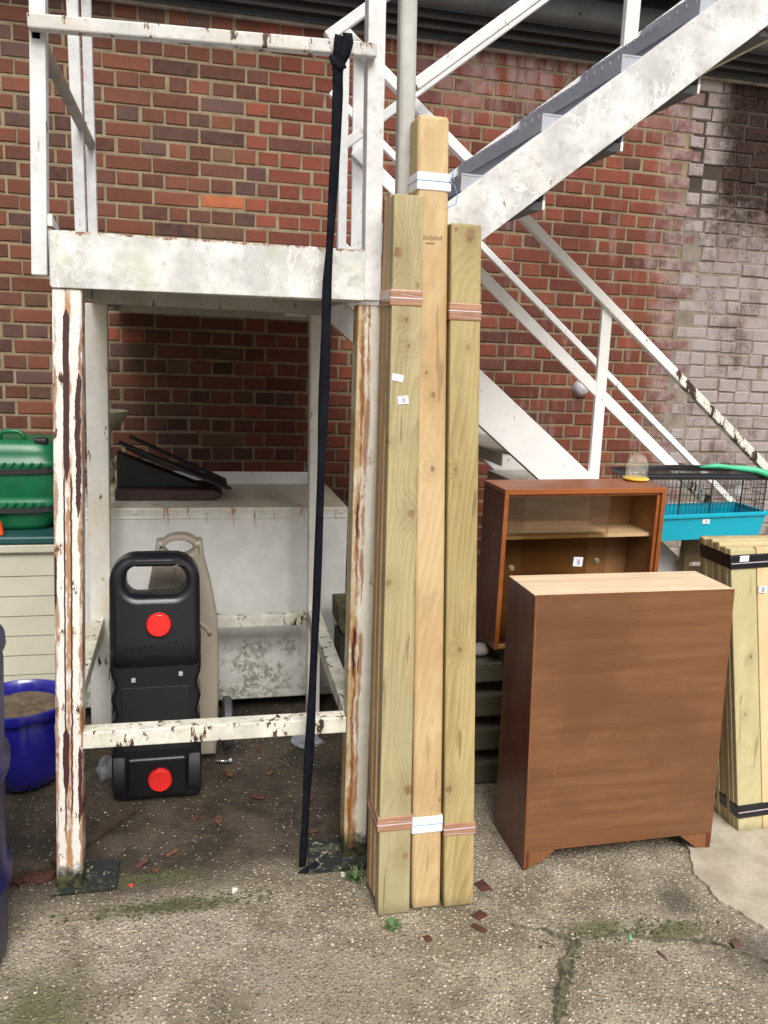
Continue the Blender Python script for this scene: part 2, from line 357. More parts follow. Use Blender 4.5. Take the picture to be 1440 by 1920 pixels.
s_ = MB(); s_.prism(pts + [(1.9, -3.6), (8, -3.6), (8, -1.2)], -.02, .007, 'z')
tag(s_.build('concrete_slab', slab_mat(), bevel=.004), kind='structure')
# moss-filled cracks
def crack(path, wd, seed):
    random.seed(seed); m = MB(); prev = None
    P_ = [Vector((x, y, 0)) for x, y in path]; q = []
    for a_, b_ in zip(P_, P_[1:]):
        n_ = max(2, int((b_ - a_).length / .012))
        for k in range(n_): q.append(a_.lerp(b_, k / n_) + Vector((random.uniform(-.004, .004), random.uniform(-.004, .004), 0)))
    for i, p in enumerate(q):
        d = (q[min(i + 1, len(q) - 1)] - q[max(i - 1, 0)]).normalized(); nrm = Vector((-d.y, d.x, 0)); h_ = wd * (.25 + 1.3 * abs(mno.noise(p * 14)) + .5 * abs(mno.noise(p * 60))) / 2
        z = mno.fractal(Vector((p.x * 1.7, p.y * 1.7, 0)), 1, 2, 5) * .006 + .0008
        cur = (m.b.verts.new(p + nrm * h_ + Vector((0, 0, z - .004))), m.b.verts.new(p + Vector((0, 0, z + .0015))), m.b.verts.new(p - nrm * h_ + Vector((0, 0, z - .004))))
        if prev: m.b.faces.new((prev[0], prev[1], cur[1], cur[0])); m.b.faces.new((prev[1], prev[2], cur[2], cur[1]))
        prev = cur
    return m
mc = plain('crack_moss', (.085, .078, .048), .9, .65, 90, bump=.8)
tag(crack([(.80, -3.05), (.8686, -2.914), (.9165, -2.82), (.9824, -2.7186), (1.0433, -2.6577)], .036, 1).build('ground_crack', mc), kind='structure')
tag(crack([(.89, -2.565), (.98, -2.60), (1.0433, -2.6577), (1.0828, -2.6434), (1.178, -2.65), (1.274, -2.685), (1.42, -2.72), (1.533, -2.82), (1.75, -2.95)], .020, 2).build('ground_crack', mc), kind='structure')

# ------------------------------------------------------------------ brick building
bld = thing('brick_building', (0, 0, 0), 'red brick building with dark eaves and grey gutter behind the staircase', 'building')
def brick_mat():
    t = NT('brick'); a_ = t.n('VertexColor', layer_name='Col'); x, y, z = sep(t)
    n = t.noise(28, None, 5, .65); f = t.noise(160, None, 3, .6)
    c = t.mix(t.ss(n, .3, .7), a_.outputs['Color'], t.mix(.45, a_.outputs['Color'], (.15, .060, .040)), )
    c = t.mix(t.math('MULTIPLY', t.ss(t.noise(13, None, 5, .7), .52, .68), .4), c, (.10, .055, .045))
    c = t.mix(t.math('MULTIPLY', t.ss(f, .55, .8), .35), c, (.32, .12, .08))
    # lime bloom and streaks on the right-hand side of the new work
    st = t.noise(6, t.vmap((1.8, 1, .25), (2, 0, 0)), 5, .65); pt = t.noise(2.2, t.vmap(loc=(0, 0, 5)), 4, .6)
    m = t.math('MULTIPLY', t.math('MULTIPLY', t.ss(st, .5, .72), t.ss(pt, .42, .6)), t.math('MULTIPLY', t.ss(x, .8, 1.4), .8))
    top = t.math('MULTIPLY', t.math('MULTIPLY', t.ss(z, 2.72, 3.02), t.ss(x, 1.05, 1.5)), t.ss(t.noise(9, t.vmap((1.4, 1, .4)), 5, .65), .38, .6))
    c = t.mix(t.math('MAXIMUM', m, t.math('MULTIPLY', top, .75)), c, (.33, .24, .235))
    q = t.math('MULTIPLY', t.ss(t.math('ADD', t.math('ADD', x, t.math('MULTIPLY', z, .05)), t.math('MULTIPLY', t.noise(5, None, 4, .6), .22)), 2.80, 2.93), .7)
    c = t.mix(q, c, t.mix(t.ss(t.noise(9, None, 6, .75), .4, .6), (.16, .095, .088), (.34, .27, .26)))
    t.bump(t.math('ADD', n, t.math('MULTIPLY', f, .6)), .5, .003)
    return t.fin(c, .82, 0, .3)
def mortar_mat(name, c0, c1, soot=False):
    t = NT(name); n = t.noise(9, None, 5, .65); f = t.noise(150, None, 3, .6)
    c = t.mix(t.ss(n, .35, .65), c0, c1); c = t.mix(t.math('MULTIPLY', t.ss(f, .5, .75), .4), c, tuple(q * .55 for q in c0))
    if soot:
        x, y, z = sep(t)
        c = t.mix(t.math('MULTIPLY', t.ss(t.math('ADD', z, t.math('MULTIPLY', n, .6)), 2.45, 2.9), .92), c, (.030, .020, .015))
    t.bump(t.math('ADD', n, f), .5, .003); return t.fin(c, .9)
MORT = (.19, .145, .09)
def brick_face(m, x0, x1, z0, z1, d, col, lay, tilt=0.0, rough=0.0):
    ch = .0055
    j = [random.uniform(-1, 1) * (.0028 + rough) for _ in range(8)]
    x0 += j[0]; x1 += j[1]; z0 += j[2]; z1 += j[3]; d += abs(j[4]) * 1.5
    zt = j[5] * .6
    fr = [(x0 + ch, -d, z0 + ch), (x1 - ch, -d + tilt, z0 + ch + zt), (x1 - ch, -d + tilt, z1 - ch + zt), (x0 + ch, -d, z1 - ch)]
    md = [(x0, -d + ch, z0), (x1, -d + ch, z0 + zt), (x1, -d + ch, z1 + zt), (x0, -d + ch, z1)]
    bk = [(p[0], .02, p[2]) for p in md]
    V = [[m.b.verts.new(p) for p in ring] for ring in (fr, md, bk)]
    fs = [m.b.faces.new(V[0])]
    for A, B in ((V[0], V[1]), (V[1], V[2])):
        for k in range(4): fs.append(m.b.faces.new((A[k], B[k], B[(k + 1) % 4], A[(k + 1) % 4])))
    mc_ = tuple(q * .45 + w_ * .55 for q, w_ in zip(col, MORT)); cs = [random.uniform(.82, 1.16) for _ in range(4)]; fv = {v: cs[i] for i, v in enumerate(V[0])}
    for f in fs:
        for l in f.loops: l[lay] = (*[min(1, q * fv[l.vert]) for q in col], 1) if l.vert in fv else (*mc_, 1)
def pick(x, old):
    r = random.random()
    if x < .31:    # more mixed, browner work at the left
        base = [(.240, .082, .046), (.195, .072, .045), (.155, .062, .042), (.125, .078, .066), (.095, .055, .044), (.170, .100, .062)][[.34, .56, .72, .84, .94, 2].index(next(q for q in [.34, .56, .72, .84, .94, 2] if r < q))]
    else:
        base = [(.310, .076, .042), (.265, .064, .038), (.215, .056, .038), (.17, .064, .050), (.125, .066, .060), (.34, .105, .052)][[.46, .72, .85, .92, .96, 2].index(next(q for q in [.46, .72, .85, .92, .96, 2] if r < q))]
    k = random.uniform(.40, .80); return tuple(min(1, q * k) for q in base)
XQ = 2.80
wb = MB(); lay = wb.b.loops.layers.float_color.new('Col')
JT = .0100
special = {(8, 1): (.42, .125, .05)}
for row in range(-3, 39):
    zt = V0 - row * .075; z0, z1 = zt - .075 + JT / 2, zt - JT / 2
    if z0 < -.05: break
    if row % 2 == 0:
        xs_ = [U0 + .225 * k for k in range(-14, 3)] + [U0 + .225 * 2.5] + [U0 + .225 * (k + .5) for k in range(3, 14)]
    else:
        xs_ = [U0 + .056 + .1125 * k for k in range(-28, 28)]
        if row % 4 == 1: xs_ = [q for q in xs_ if not (-.12 < q < -.02)] + [-.075]; xs_.sort()
    ew = XQ + (.055 if row % 2 == 0 else -.045) + random.uniform(-.012, .012) + (V0 - zt) * .05
    xs_ = [q for q in xs_ if q < ew - .05] + [ew]
    for a_, b_ in zip(xs_, xs_[1:]):
        if b_ - a_ < .03: continue
        sh = random.uniform(-.004, .004) if row % 2 else 0; a_ += sh; b_ += sh; col = pick((a_ + b_) / 2, 0)
        ku = (a_ - U0) / .225
        if row % 2 == 0 and abs(ku - round(ku)) < .01 and (row, round(ku)) in special: col = special[(row, round(ku))]
        if (row, round(ku)) == (17, -1) : col = (.30, .08, .045)
        brick_face(wb, a_ + JT / 2, b_ - JT / 2, z0, z1, .003, col, lay)
wall_bricks = wb.build('wall', brick_mat(), bld)
mo = MB(); mo.box(-4.2, 6.5, -.0, .30, -.1, 3.14)
mo.build('mortar_bed', mortar_mat('mortar', (.175, .135, .080), (.27, .215, .135)), bld)
# old weathered return at the right
def old_mat():
    t = NT('old_brick'); a_ = t.n('VertexColor', layer_name='Col'); x, y, z = sep(t)
    n = t.noise(16, None, 6, .7); f = t.noise(90, None, 4, .65)
    c = t.mix(t.ss(n, .35, .7), a_.outputs['Color'], t.mix(.6, a_.outputs['Color'], (.07, .05, .05)))
    pale = t.ss(t.math('ADD', t.noise(3.0, t.vmap((1.3, 1, .8), (1, 0, 0)), 6, .7), t.math('MULTIPLY', f, .35)), .50, .72)
    edge_ = t.ss(t.math('ADD', x, t.math('MULTIPLY', n, .35)), 3.38, 3.02)
    low = t.ss(z, 2.5, 1.8)
    pm = t.math('MULTIPLY', pale, t.math('MAXIMUM', t.math('MULTIPLY', edge_, .95), t.math('ADD', t.math('MULTIPLY', low, .6), .25)))
    c = t.mix(t.math('MULTIPLY', pm, .85), c, (.40, .355, .345))
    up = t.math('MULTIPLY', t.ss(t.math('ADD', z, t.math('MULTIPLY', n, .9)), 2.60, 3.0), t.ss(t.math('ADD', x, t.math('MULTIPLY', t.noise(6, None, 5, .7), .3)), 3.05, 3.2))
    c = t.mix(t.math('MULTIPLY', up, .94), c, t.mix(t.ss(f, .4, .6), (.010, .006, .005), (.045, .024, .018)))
    t.bump(t.math('ADD', n, t.math('MULTIPLY', f, .7)), .8, .006); return t.fin(c, .95, 0, .1)
ob = MB(); lay = ob.b.loops.layers.float_color.new('Col'); random.seed(11)
for row in range(-3, 39):
    zt = V0 - row * .075; 
    if zt < 0: break
    x = XQ + (.06 if row % 2 == 0 else -.04) + (V0 - zt) * .05 + .004
    while x < 6.4:
        wd = random.choice([.105, .11, .2, .21, .15]) if row % 2 == 0 else random.choice([.10, .115, .13, .2])
        base = random.choice([(.19, .150, .140), (.21, .170, .160), (.165, .128, .120), (.225, .185, .172), (.18, .12, .10), (.19, .155, .148)])
        if random.random() < .03: base = (.05, .04, .04)
        k = random.uniform(.88, 1.12)
        if random.random() > .02: brick_face(ob, x + .003, x + wd - .003, zt - .075 + .0035, zt - .0035, .006 + random.uniform(-.003, .003), tuple(q * k for q in base), ob.b.loops.layers.float_color['Col'], random.uniform(-.0015, .0015), .0022)
        x += wd
tag(ob.build('wall', old_mat(), bld), 'old wall face of grey white and sooty rough bricks')
mo = MB(); mo.box(XQ + .0, 6.5, -.004, 0, -.1, 3.13); mo.build('mortar_bed', mortar_mat('old_mortar', (.18, .15, .115), (.27, .235, .19), True), bld)
# eaves: thin drip edge, soffit coloured as shadow, grey gutter, dark roof
dk = plain('shadow_soffit', (.012, .009, .008), .6, .3, 8); dk2 = plain('black_roof', (.012, .012, .013), .55, .4, 6)  # soffit near-black: shadow between gutter and wall put into its colour
gm = plain('grey_gutter', (.13, .142, .155), .40, .25, 5, metal=.2); fl = plain('pale_flashing', (.30, .26, .22), .7, .3, 20)
MB().box(-5, 7, -.030, -.002, 3.115, 3.128).build('drip_edge', fl, bld)
MB().box(-5, 7, -.045, -.001, 3.128, 3.155).build('fascia', plain('slate_blue', (.055, .06, .065), .5), bld)
MB().box(-5, 7, -.10, .3, 3.155, 3.19).build('soffit', dk, bld)
MB().box(-5, 7, -.13, .29, 3.19, 3.235).build('soffit', dk, bld)
gp = []
for k in range(9): a_ = R(180 + 90 * k / 8); gp.append((-.16 + .07 * math.cos(a_), 3.32 + .085 * math.sin(a_)))
gut = MB(); gut.prism([(-.23, 3.345)] + gp + [(-.131, 3.235), (-.131, 3.345)], -5, 7, 'x')
gu = gut.build('gutter', gm, bld, smooth=True)
for k in range(8): MB().lathe([(.009, 0), (.009, .004), (.004, .008)], (-2.2 + .83 * k, -.213, 3.275), 10, 'y').build('rivet', dk2, gu)
MB().box(-5, 7, -.262, -.236, 3.338, 3.43).build('fascia', dk2, bld)
MB().prism([(-.34, 3.352), (-.34, 3.41), (.5, 3.75), (.5, 3.66)], -5, 7, 'x').build('roof', dk2, bld)
wl = MB().lathe([(.042, 0), (.046, .01), (.046, .02), (.040, .034), (.026, .046), (.0, .052)], (2.235, -.006, 1.394), 24, 'y').build('wall_light', plain('white_plastic', (.50, .50, .52), .3, .05), bld, smooth=True)
MB().lathe([(.050, 0), (.050, .008)], (2.235, -.004, 1.394), 24, 'y').build('back_plate', plain('grey_plate', (.35, .34, .34), .5), wl)

# ------------------------------------------------------------------ steel staircase and landing
st = thing('metal_staircase', (0, -2.2, 0), 'white painted steel stairs and raised landing, flaking and rusty, against the brick wall', 'staircase')
MAR = (.055, .022, .022); RUS = (.36, .135, .04); TAN = (.56, .38, .20)
p_beam = paint('beam_paint', (.73, .735, .715), 1.0, .0, 0, .14, 3, curl=.75, lip=1.839, green=.45)
p_str = paint('stringer_paint', (.72, .72, .71), 1.1, .0, .06, .05, 6, curl=.8)
p_clean = paint('clean_paint', (.90, .90, .885), .18, .0, .22, .0, 8)
p_rail = paint('rail_paint', (.74, .745, .74), .45, .05, .22, .05, 12)
p_lav = paint('sky_tinted_tread_paint', (.40, .415, .47), .5, .05, .12, .0, 15)  # lavender of the sky light on the treads mixed into their colour
p_FL = paint('left_post_paint', (.76, .745, .69), .3, .26, .62, .35, 17, grime=.08,
   stripes=[(-.340, -.0282, .0075, 1.20, 1.66, MAR, .010), (-.346, -.0282, .0020, .16, 1.24, MAR, .010), (-.329, -.0282, .0024, .22, 1.24, (.09, .035, .022), .012), (-.311, -.0282, .0065, 1.10, 1.50, MAR, .024), (-.308, -.0282, .0050, .20, .46, MAR, .026), (-.3705, -.0282, .0050, .85, 1.02, MAR, .01), (-.355, -.0282, .006, .86, .885, MAR, .01), (-.345, -.0282, .008, .30, .52, MAR, .016)],
   streak=[(-.337, .009, -.0282, .95, (.50, .25, .10)), (-.3685, .005, -.0282, .8, RUS), (-.304, .006, -.0282, .85, RUS)])
p_FR = paint('right_post_paint', (.74, .71, .61), .4, .20, .42, .6, 23, grime=.09,
   streak=[(.485, .014, .007, 1, (.46, .19, .055)), (.474, .024, .007, .75, (.62, .48, .24)), (.506, .006, .007, .8, (.36, .12, .04)), (.490, .006, .007, .85, (.30, .085, .025))],
   stripes=[(.4885, .007, .0045, .60, .78, MAR, .022), (.487, .007, .003, 1.02, 1.16, MAR, .018), (.503, .007, .003, .62, .68, MAR, .02)])
p_back = paint('rear_post_paint', (.76, .75, .69), .4, .10, .40, .6, 29, grime=-.05)
p_brace = paint('brace_paint', (.74, .73, .64), .9, .04, .80, .35, 31, green=.6)
def lerp_post(x0t, x0b, w, y, d, z0, z1, mat, name='support_post', bev=.004):
    m = MB(); N = 10
    m.box(0, 1, 0, 1, 0, 1)
    def f(v):
        z = z0 + (z1 - z0) * v.z; k = z / z1; xl = x0b + (x0t - x0b) * k
        return (xl + w * v.x, y + d * v.y, z)
    m.shear(f); return m.build(name, mat, st, bevel=bev)
FL = lerp_post(-.325, -.373, .072, -2.2, .07, 0, 1.703, p_FL)
FR = lerp_post(.462, .474, .072, -2.19, .07, 0, 1.703, p_FR)
RL = lerp_post(-.352, -.374, .078, -1.25, .06, 0, 1.70, p_back)
RR = lerp_post(.468, .492, .052, -1.25, .055, 0, 1.70, p_back)
pl_t = NT('base_plate_iron'); _c = pl_t.mix(pl_t.ss(pl_t.noise(24, None, 6, .75), .52, .60), (.022, .026, .024), (.085, .085, .06)); _c = pl_t.mix(pl_t.ss(pl_t.noise(38, pl_t.vmap(loc=(3, 3, 0)), 5, .7), .60, .64), _c, (.30, .27, .19)); pl_t.bump(pl_t.noise(60), .6, .004); pl_m = pl_t.fin(_c, .8, 0, .2)
def bplate(par, pts_):
    m = MB(); m.prism(pts_, .0, .012, 'z'); m.build('base_plate', pl_m, par, bevel=.002)
bplate(FL, [(-.39, -2.215), (-.204, -2.212), (-.208, -2.075), (-.36, -2.075)])
bplate(FR, [(.357, -2.237), (.545, -2.24), (.56, -2.08), (.379, -2.076)])
bplate(RL, [(-.40, -1.28), (-.27, -1.28), (-.27, -1.15), (-.40, -1.15)]); bplate(RR, [(.40, -1.32), (.57, -1.32), (.57, -1.17), (.40, -1.17)])
# cross braces at knee height
def br(p, q, w=.052, h=.05): MB().bar(p, q, w, h, (0, 0, 1) if abs(p[1] - q[1]) < .1 else (0, 0, 1)).build('cross_brace', p_brace, st, bevel=.003)
br((-.294, -2.168, .468), (.468, -2.168, .463)); br((-.300, -1.225, .475), (.48, -1.225, .475), .05, .048)
br((-.345, -2.14, .472), (-.338, -1.25, .490), .05, .05); br((.492, -2.14, .472), (.508, -1.25, .490), .05, .05)
# landing edge beam, deck and rear beams
bm = MB(); bm.hexa([(-.326, -2.206, 1.704), (.474, -2.206, 1.713), (.474, -2.196, 1.713), (-.326, -2.196, 1.704), (-.325, -2.206, 1.842), (.474, -2.206, 1.845), (.474, -2.196, 1.845), (-.325, -2.196, 1.842)])
bm.box(-.320, .47, -2.196, -2.13, 1.709, 1.716); bm.build('landing_beam', p_beam, st, bevel=.002)
MB().box(-.33, -.322, -2.19, -.05, 1.71, 1.852).build('landing_beam', p_beam, st)
MB().box(-.32, .60, -2.19, -1.33, 1.832, 1.840).build('landing_deck', p_lav, st)
MB().box(-.32, .80, -1.328, -.05, 1.832, 1.840).build('landing_deck', p_lav, st)
p_under = paint('under_paint', (.50, .49, .43), .8, .30, .35, .5, 37)
MB().box(-.32, .535, -1.30, -1.24, 1.700, 1.752).build('landing_beam', p_under, st, bevel=.003)
MB().box(-.318, .53, -1.75, -1.70, 1.735, 1.83).build('landing_beam', p_under, st, bevel=.003)
MB().box(-.32, .74, -.10, -.06, 1.70, 1.83).build('landing_beam', p_under, st, bevel=.003)
MB().box(.49, .50, -2.1, -1.32, 1.72, 1.83).build('landing_beam', p_under, st, bevel=.003)
MB().box(.38, .46, -1.2, -1.1, 1.69, 1.70).build('bracket', p_back, st)
MB().prism([(-2.196, 1.852), (-2.05, 1.852), (-2.196, 1.88)], -.330, -.318, 'x').build('toe_plate', p_rail, st)
# guard posts and rails round the landing
def vpost(xt, xb, y, w, d, z0, z1, mat=p_rail, name='railing_post', bev=.003):
    m = MB(); m.hexa([(xb, y, z0), (xb + w, y, z0), (xb + w, y + d, z0), (xb, y + d, z0), (xt, y, z1), (xt + w, y, z1), (xt + w, y + d, z1), (xt, y + d, z1)])
    return m.build(name, mat, st, bevel=bev)
p_post = paint('guard_post_paint', (.74, .745, .745), .7, .02, .22, .04, 41)
vpost(-.322, -.371, -2.205, .037, .045, 1.732, 3.3, p_post)
vpost(.440, .474, -2.208, .046, .05, 1.714, 3.3, p_post)
vpost(-.380, -.370, -1.30, .037, .04, 1.842, 3.3, p_post)
vpost(-.362, -.358, -1.00, .034, .04, 1.842, 3.3, p_post)
p_pole = paint('pole_paint', (.50, .50, .47), .6, .0, .10, .15, 43)
pp = MB(); pp.bar((.581, -2.19, 1.86), (.541, -2.19, 3.3), .046, .046, (0, 1, 0)); pp.build('railing_post', p_pole, st, bevel=.012, seg=4, smooth=True)
def rail(p, q, w=.034, mat=p_rail, h=None): return MB().bar(p, q, w, h or w, (0, 1, 0)).build('handrail', mat, st, bevel=.004)
p_frail = paint('front_rail_paint', (.66, .66, .64), .8, .14, .72, .2, 47)
rail((-.352, -2.222, 2.300), (.478, -2.222, 2.330), .033, p_frail)
rail((-.352, -2.222, 2.86), (.478, -2.222, 2.89), .033, p_frail)
rail((-.338, -2.205, 2.283), (-.338, -.98, 2.283), .026, paint('rail_underside_shade', (.30, .27, .23), .9, .3, .5, .3, 51), .03)  # dark base colour stands for the shaded underside of this rail
rail((-.338, -2.205, 2.88), (-.338, -.98, 2.88), .034, p_rail)
vpost(.518, .528, -1.465, .030, .03, 1.842, 2.64, p_rail)
vpost(.587, .602, -1.33, .050, .012, 1.842, 2.592, p_rail)
rail((.470, -1.452, 2.602), (2.4, -1.452, 2.602 + 1.93 * .784), .036)
rail((.530, -1.440, 2.262), (2.4, -1.440, 2.262 + 1.87 * .784), .032)
rail((.592, -2.19, 2.270), (1.9, -2.19, 2.270 + 1.308 * .786), .030)
rail((.592, -2.19, 2.80), (1.9, -2.19, 2.80 + 1.308 * .786), .034)
vpost(1.552, 1.562, -1.46, .055, .03, 2.60, 4.2, p_rail)
# lower flight guard rails
p_peel = paint('peeling_rail', (.76, .75, .68), .5, .10, 1.15, .3, 53)
def lz(x, off): return 2.110 + off - .792 * (x - 1.249)
rail((.545, -1.352, lz(.545, 0) - .005), (1.98, -1.352, lz(1.98, 0)), .036, p_clean)
rail((1.98, -1.352, lz(1.98, 0)), (2.75, -1.352, lz(2.75, 0)), .036, p_peel)
rail((.60, -1.34, 2.285), (2.06, -1.34, 2.285 - 1.46 * .803 + .0), .046, p_clean, .014)
rail((2.06, -1.34, 2.285 - 1.46 * .803), (2.75, -1.34, 2.285 - 2.15 * .803), .046, p_peel, .014)
rail((.62, -.64, 2.66), (2.9, -.64, 2.66 - 2.28 * .81), .030, p_clean)
vpost(1.630, 1.640, -1.35, .046, .02, 1.05, 1.80, p_clean)
# stringers
def stringer(x0, x1, ztop, slope, h, y, mat, th=.008, out=-1, name='stair_stringer'):
    m = MB(); f = lambda x: ztop + slope * x
    m.prism([(x0, f(x0) - h), (x1, f(x1) - h), (x1, f(x1)), (x0, f(x0))], y, y + th)
    m.prism([(x0, f(x0) - .006), (x1, f(x1) - .006), (x1, f(x1)), (x0, f(x0))], y + th, y + th + .04)
    m.prism([(x0, f(x0) - h), (x1, f(x1) - h), (x1, f(x1) - h + .006), (x0, f(x0) - h + .006)], y + th, y + th + .04)
    return m.build(name, mat, st, bevel=.0015)
stringer(.53, 1.622, 1.985 - .785 * .699, .785, .174, -2.205, p_str)
stringer(.56, 2.6, 2.186 - .785 * .909 + .008, .785, .174, -1.45, p_str)
MB().box(1.622, 1.70, -2.205, -1.44, 2.53, 2.72).build('landing_beam', paint('rusty_edge', (.58, .52, .36), .5, .4, .3, .7, 55), st, bevel=.003)
stringer(.56, 3.02, 1.505 + .80 * 1.139, -.80, .208, -1.36, p_clean)
stringer(.56, 3.02, 1.505 + .80 * 1.139, -.80, .208, -.60, p_clean)
# treads, upper flight
p_dark = plain('tread_underside_shade', (.045, .05, .055), .5, .3, 12)  # shade under the treads given as a near-black colour
for k in range(-1, 5):
    x = .74 + .2235 * k; z = 2.060 + .1745 * k
    if k == -1: continue
    m = MB(); m.box(x, x + .245, -2.19, -1.455, z, z + .005); m.box(x - .004, x, -2.19, -1.455, z - .042, z + .005); m.box(x + .004, x + .008, -2.186, -1.46, z - .125, z - .002); m.box(x + .241, x + .245, -2.19, -1.455, z - .048, z)
    m.prism([(x, z - .0005), (x + .215, z - .0005), (x + .20, z - .018), (x, z - .10)], -2.189, -2.185)
    for j in range(15): m.box(x - .006, x - .004, -2.17 + .048 * j, -2.163 + .048 * j, z - .004, z + .006)
    td = m.build('stair_tread', p_lav, st)
    MB().box(x + .02, x + .2, -1.49, -1.458, z - .055, z - .02).build('bracket', p_rail, td)
    MB().box(x + .238, x + .246, -2.192, -2.178, z - .072, z - .048).build('bracket', p_rail, td)
    MB().box(x + .15, x + .235, -2.19, -1.5, z - .075, z - .052).build('shaded_underside_bar', p_dark, td)  # bar drawn in as the dark, shaded underside of the tread
# treads, lower flight
p_rt = paint('rusty_tread', (.52, .50, .42), .8, .45, .4, .5, 57)
for k in range(1, 10):
    x = .60 + .222 * k; z = 1.715 - .1776 * k
    m = MB(); m.box(x - .02, x + .225, -1.35, -.61, z - .005, z); m.box(x + .221, x + .225, -1.35, -.61, z - .045, z - .005); m.box(x - .02, x - .016, -1.35, -.61, z - .05, z - .005)
    td = m.build('stair_tread', p_rt, st)

# ------------------------------------------------------------------ steel tank behind the frame
tk = thing('steel_tank', (0, -1.08, 0), 'white painted steel tank standing behind the legs of the stair landing', 'tank')
def tank_mat():
    t = NT('tank_paint'); x, y, z = sep(t); n = t.noise(10, None, 5, .6); f = t.noise(60, None, 4, .65)
    c = t.mix(t.ss(n, .35, .7), (.68, .69, .665), (.78, .785, .76)); c = t.mix(t.math('MULTIPLY', t.ss(f, .6, .75), .4), c, (.50, .51, .47))
    mm = t.noise(9, None, 7, .72); low = t.ss(t.math('ADD', z, t.math('MULTIPLY', mm, -.55)), .12, -.08)
    pat = t.ss(t.noise(5, t.vmap(loc=(2, 0, 1)), 6, .7), .42, .56)
    c = t.mix(t.math('MULTIPLY', t.math('MULTIPLY', t.math('MULTIPLY', low, pat), t.ss(t.noise(34, None, 5, .7), .42, .55)), .85), c, (.13, .13, .075))
    c = t.mix(t.math('MULTIPLY', t.ss(z, .36, .08), .35), c, (.30, .30, .23))
    ys_ = t.ss(t.math('ADD', z, t.math('MULTIPLY', t.noise(14, t.vmap((1.5, 1, .4)), 5, .65), -.12)), .79, .86)
    c = t.mix(t.math('MULTIPLY', ys_, .55), c, (.56, .50, .34))
    r_ = t.math('MULTIPLY', t.ss(t.noise(16, t.vmap((1.2, 1.2, .22), (3, 0, 0)), 6, .75), .56, .63), t.ss(z, .80, .9))
    c = t.mix(r_, c, (.40, .17, .05))
    c = t.mix(t.math('MULTIPLY', t.ss(z, .911, .9125), t.ss(t.noise(4, t.vmap(loc=(3, 1, 0)), 6, .7), .36, .62)), c, (.50, .455, .34))
    t.bump(f, .25, .003); return t.fin(c, .5)
tm = tank_mat()
MB().box(-.44, .672, -1.08, -.50, .062, .913).build('tank_body', tm, tk, bevel=.008)
MB().box(-.44, .60, -.512, -.50, .913, .972).build('back_flange', p_clean, tk, bevel=.003)
MB().box(.58, .645, -.60, -.53, .913, .955).build('filler_cap', p_rail, tk, bevel=.004)
MB().box(-.438, .670, -1.0835, -1.079, .868, .873).build('weld_seam', tm, tk, bevel=.001)
for xx in (-.2, .08, .36, .64): MB().lathe([(.008, 0), (.008, .004), (.004, .006)], (xx, -1.080, .893), 6, 'y').build('bolt', p_rail, tk)
for xx in (-.40, .1, .6): MB().box(xx - .05, xx + .05, -.95, -.55, 0, .062).build('foot', plain('foot_block', (.06, .055, .05), .9), tk)

# bird bath on the tank
stone = plain('weathered_stone', (.30, .28, .19), .9, .35, 30, bump=.9)
bb = thing('bird_bath', (-.335, -.75, .913), 'small weathered stone bird bath on the tank behind the rear left post', 'bird bath')
MB().lathe([(0, .913), (.088, .913), (.086, .935), (.072, .945), (.060, .972), (.045, 1.0), (.030, 1.03), (.026, 1.06)], (-.335, -.75, 0), 28).build('pedestal', stone, bb, smooth=True)
MB().lathe([(0, 1.058), (.022, 1.058), (.020, 1.12), (.024, 1.19), (.05, 1.205), (.08, 1.23), (.094, 1.262), (.094, 1.272), (.086, 1.270), (.06, 1.245), (0, 1.235)], (-.335, -.75, 0), 28).build('bowl', stone, bb, smooth=True)
fg = MB(); random.seed(4)
for dx, dz, r_ in ((.07, .06, .03), (.075, .10, .022), (.062, .135, .016), (-.07, .055, .03), (-.078, .10, .02), (.0, .06, .04)): fg.blob((-.335 + dx * .85, -.80, .935 + dz), r_, (1, .8, 1.3), 2, .1)
fg.build('carved_figure', stone, bb, smooth='all')
# maroon slab and folded black sheet
tag(MB().prism([(-.29, .914), (.115, .914), (.155, .935), (.115, .957), (-.29, .957)], -.93, -.66).build('plastic_tray', plain('maroon_plastic', (.055, .026, .024), .6, .3, 8), bevel=.004, org=(-.1, -.8, .914)), 'flat maroon plastic tray lying on top of the white tank', 'tray')
bk = thing('folding_crate', (-.1, -.8, .958), 'black folded plastic crate propped open on the maroon tray', 'crate')
bl = plain('black_plastic', (.010, .010, .012), .5, .3, 20, bump=.2)
MB().prism([(-.285, .958), (.08, .958), (-.285, 1.105)], -.86, -.76).build('crate_side', bl, bk, bevel=.003)
m = MB()
for j in range(4): m.bar((-.27 + .01 * j, -.93 + .07 * j, 1.16 - .018 * (j % 3)), (.175, -.93 + .07 * j, .966), .010, .055, (0, 1, 0))
m.build('crate_lid', bl, bk, bevel=.002)
m = MB()
for j in range(3): m.bar((-.24 + .02 * j, -.91 + .05 * j, 1.13 - .02 * j), (.19 - .04 * j, -.91 + .05 * j, .962 + .008 * j), .006, .05, (0, 1, 0))
m.build('crate_panel', plain('black_rib', (.018, .018, .02), .4), bk)

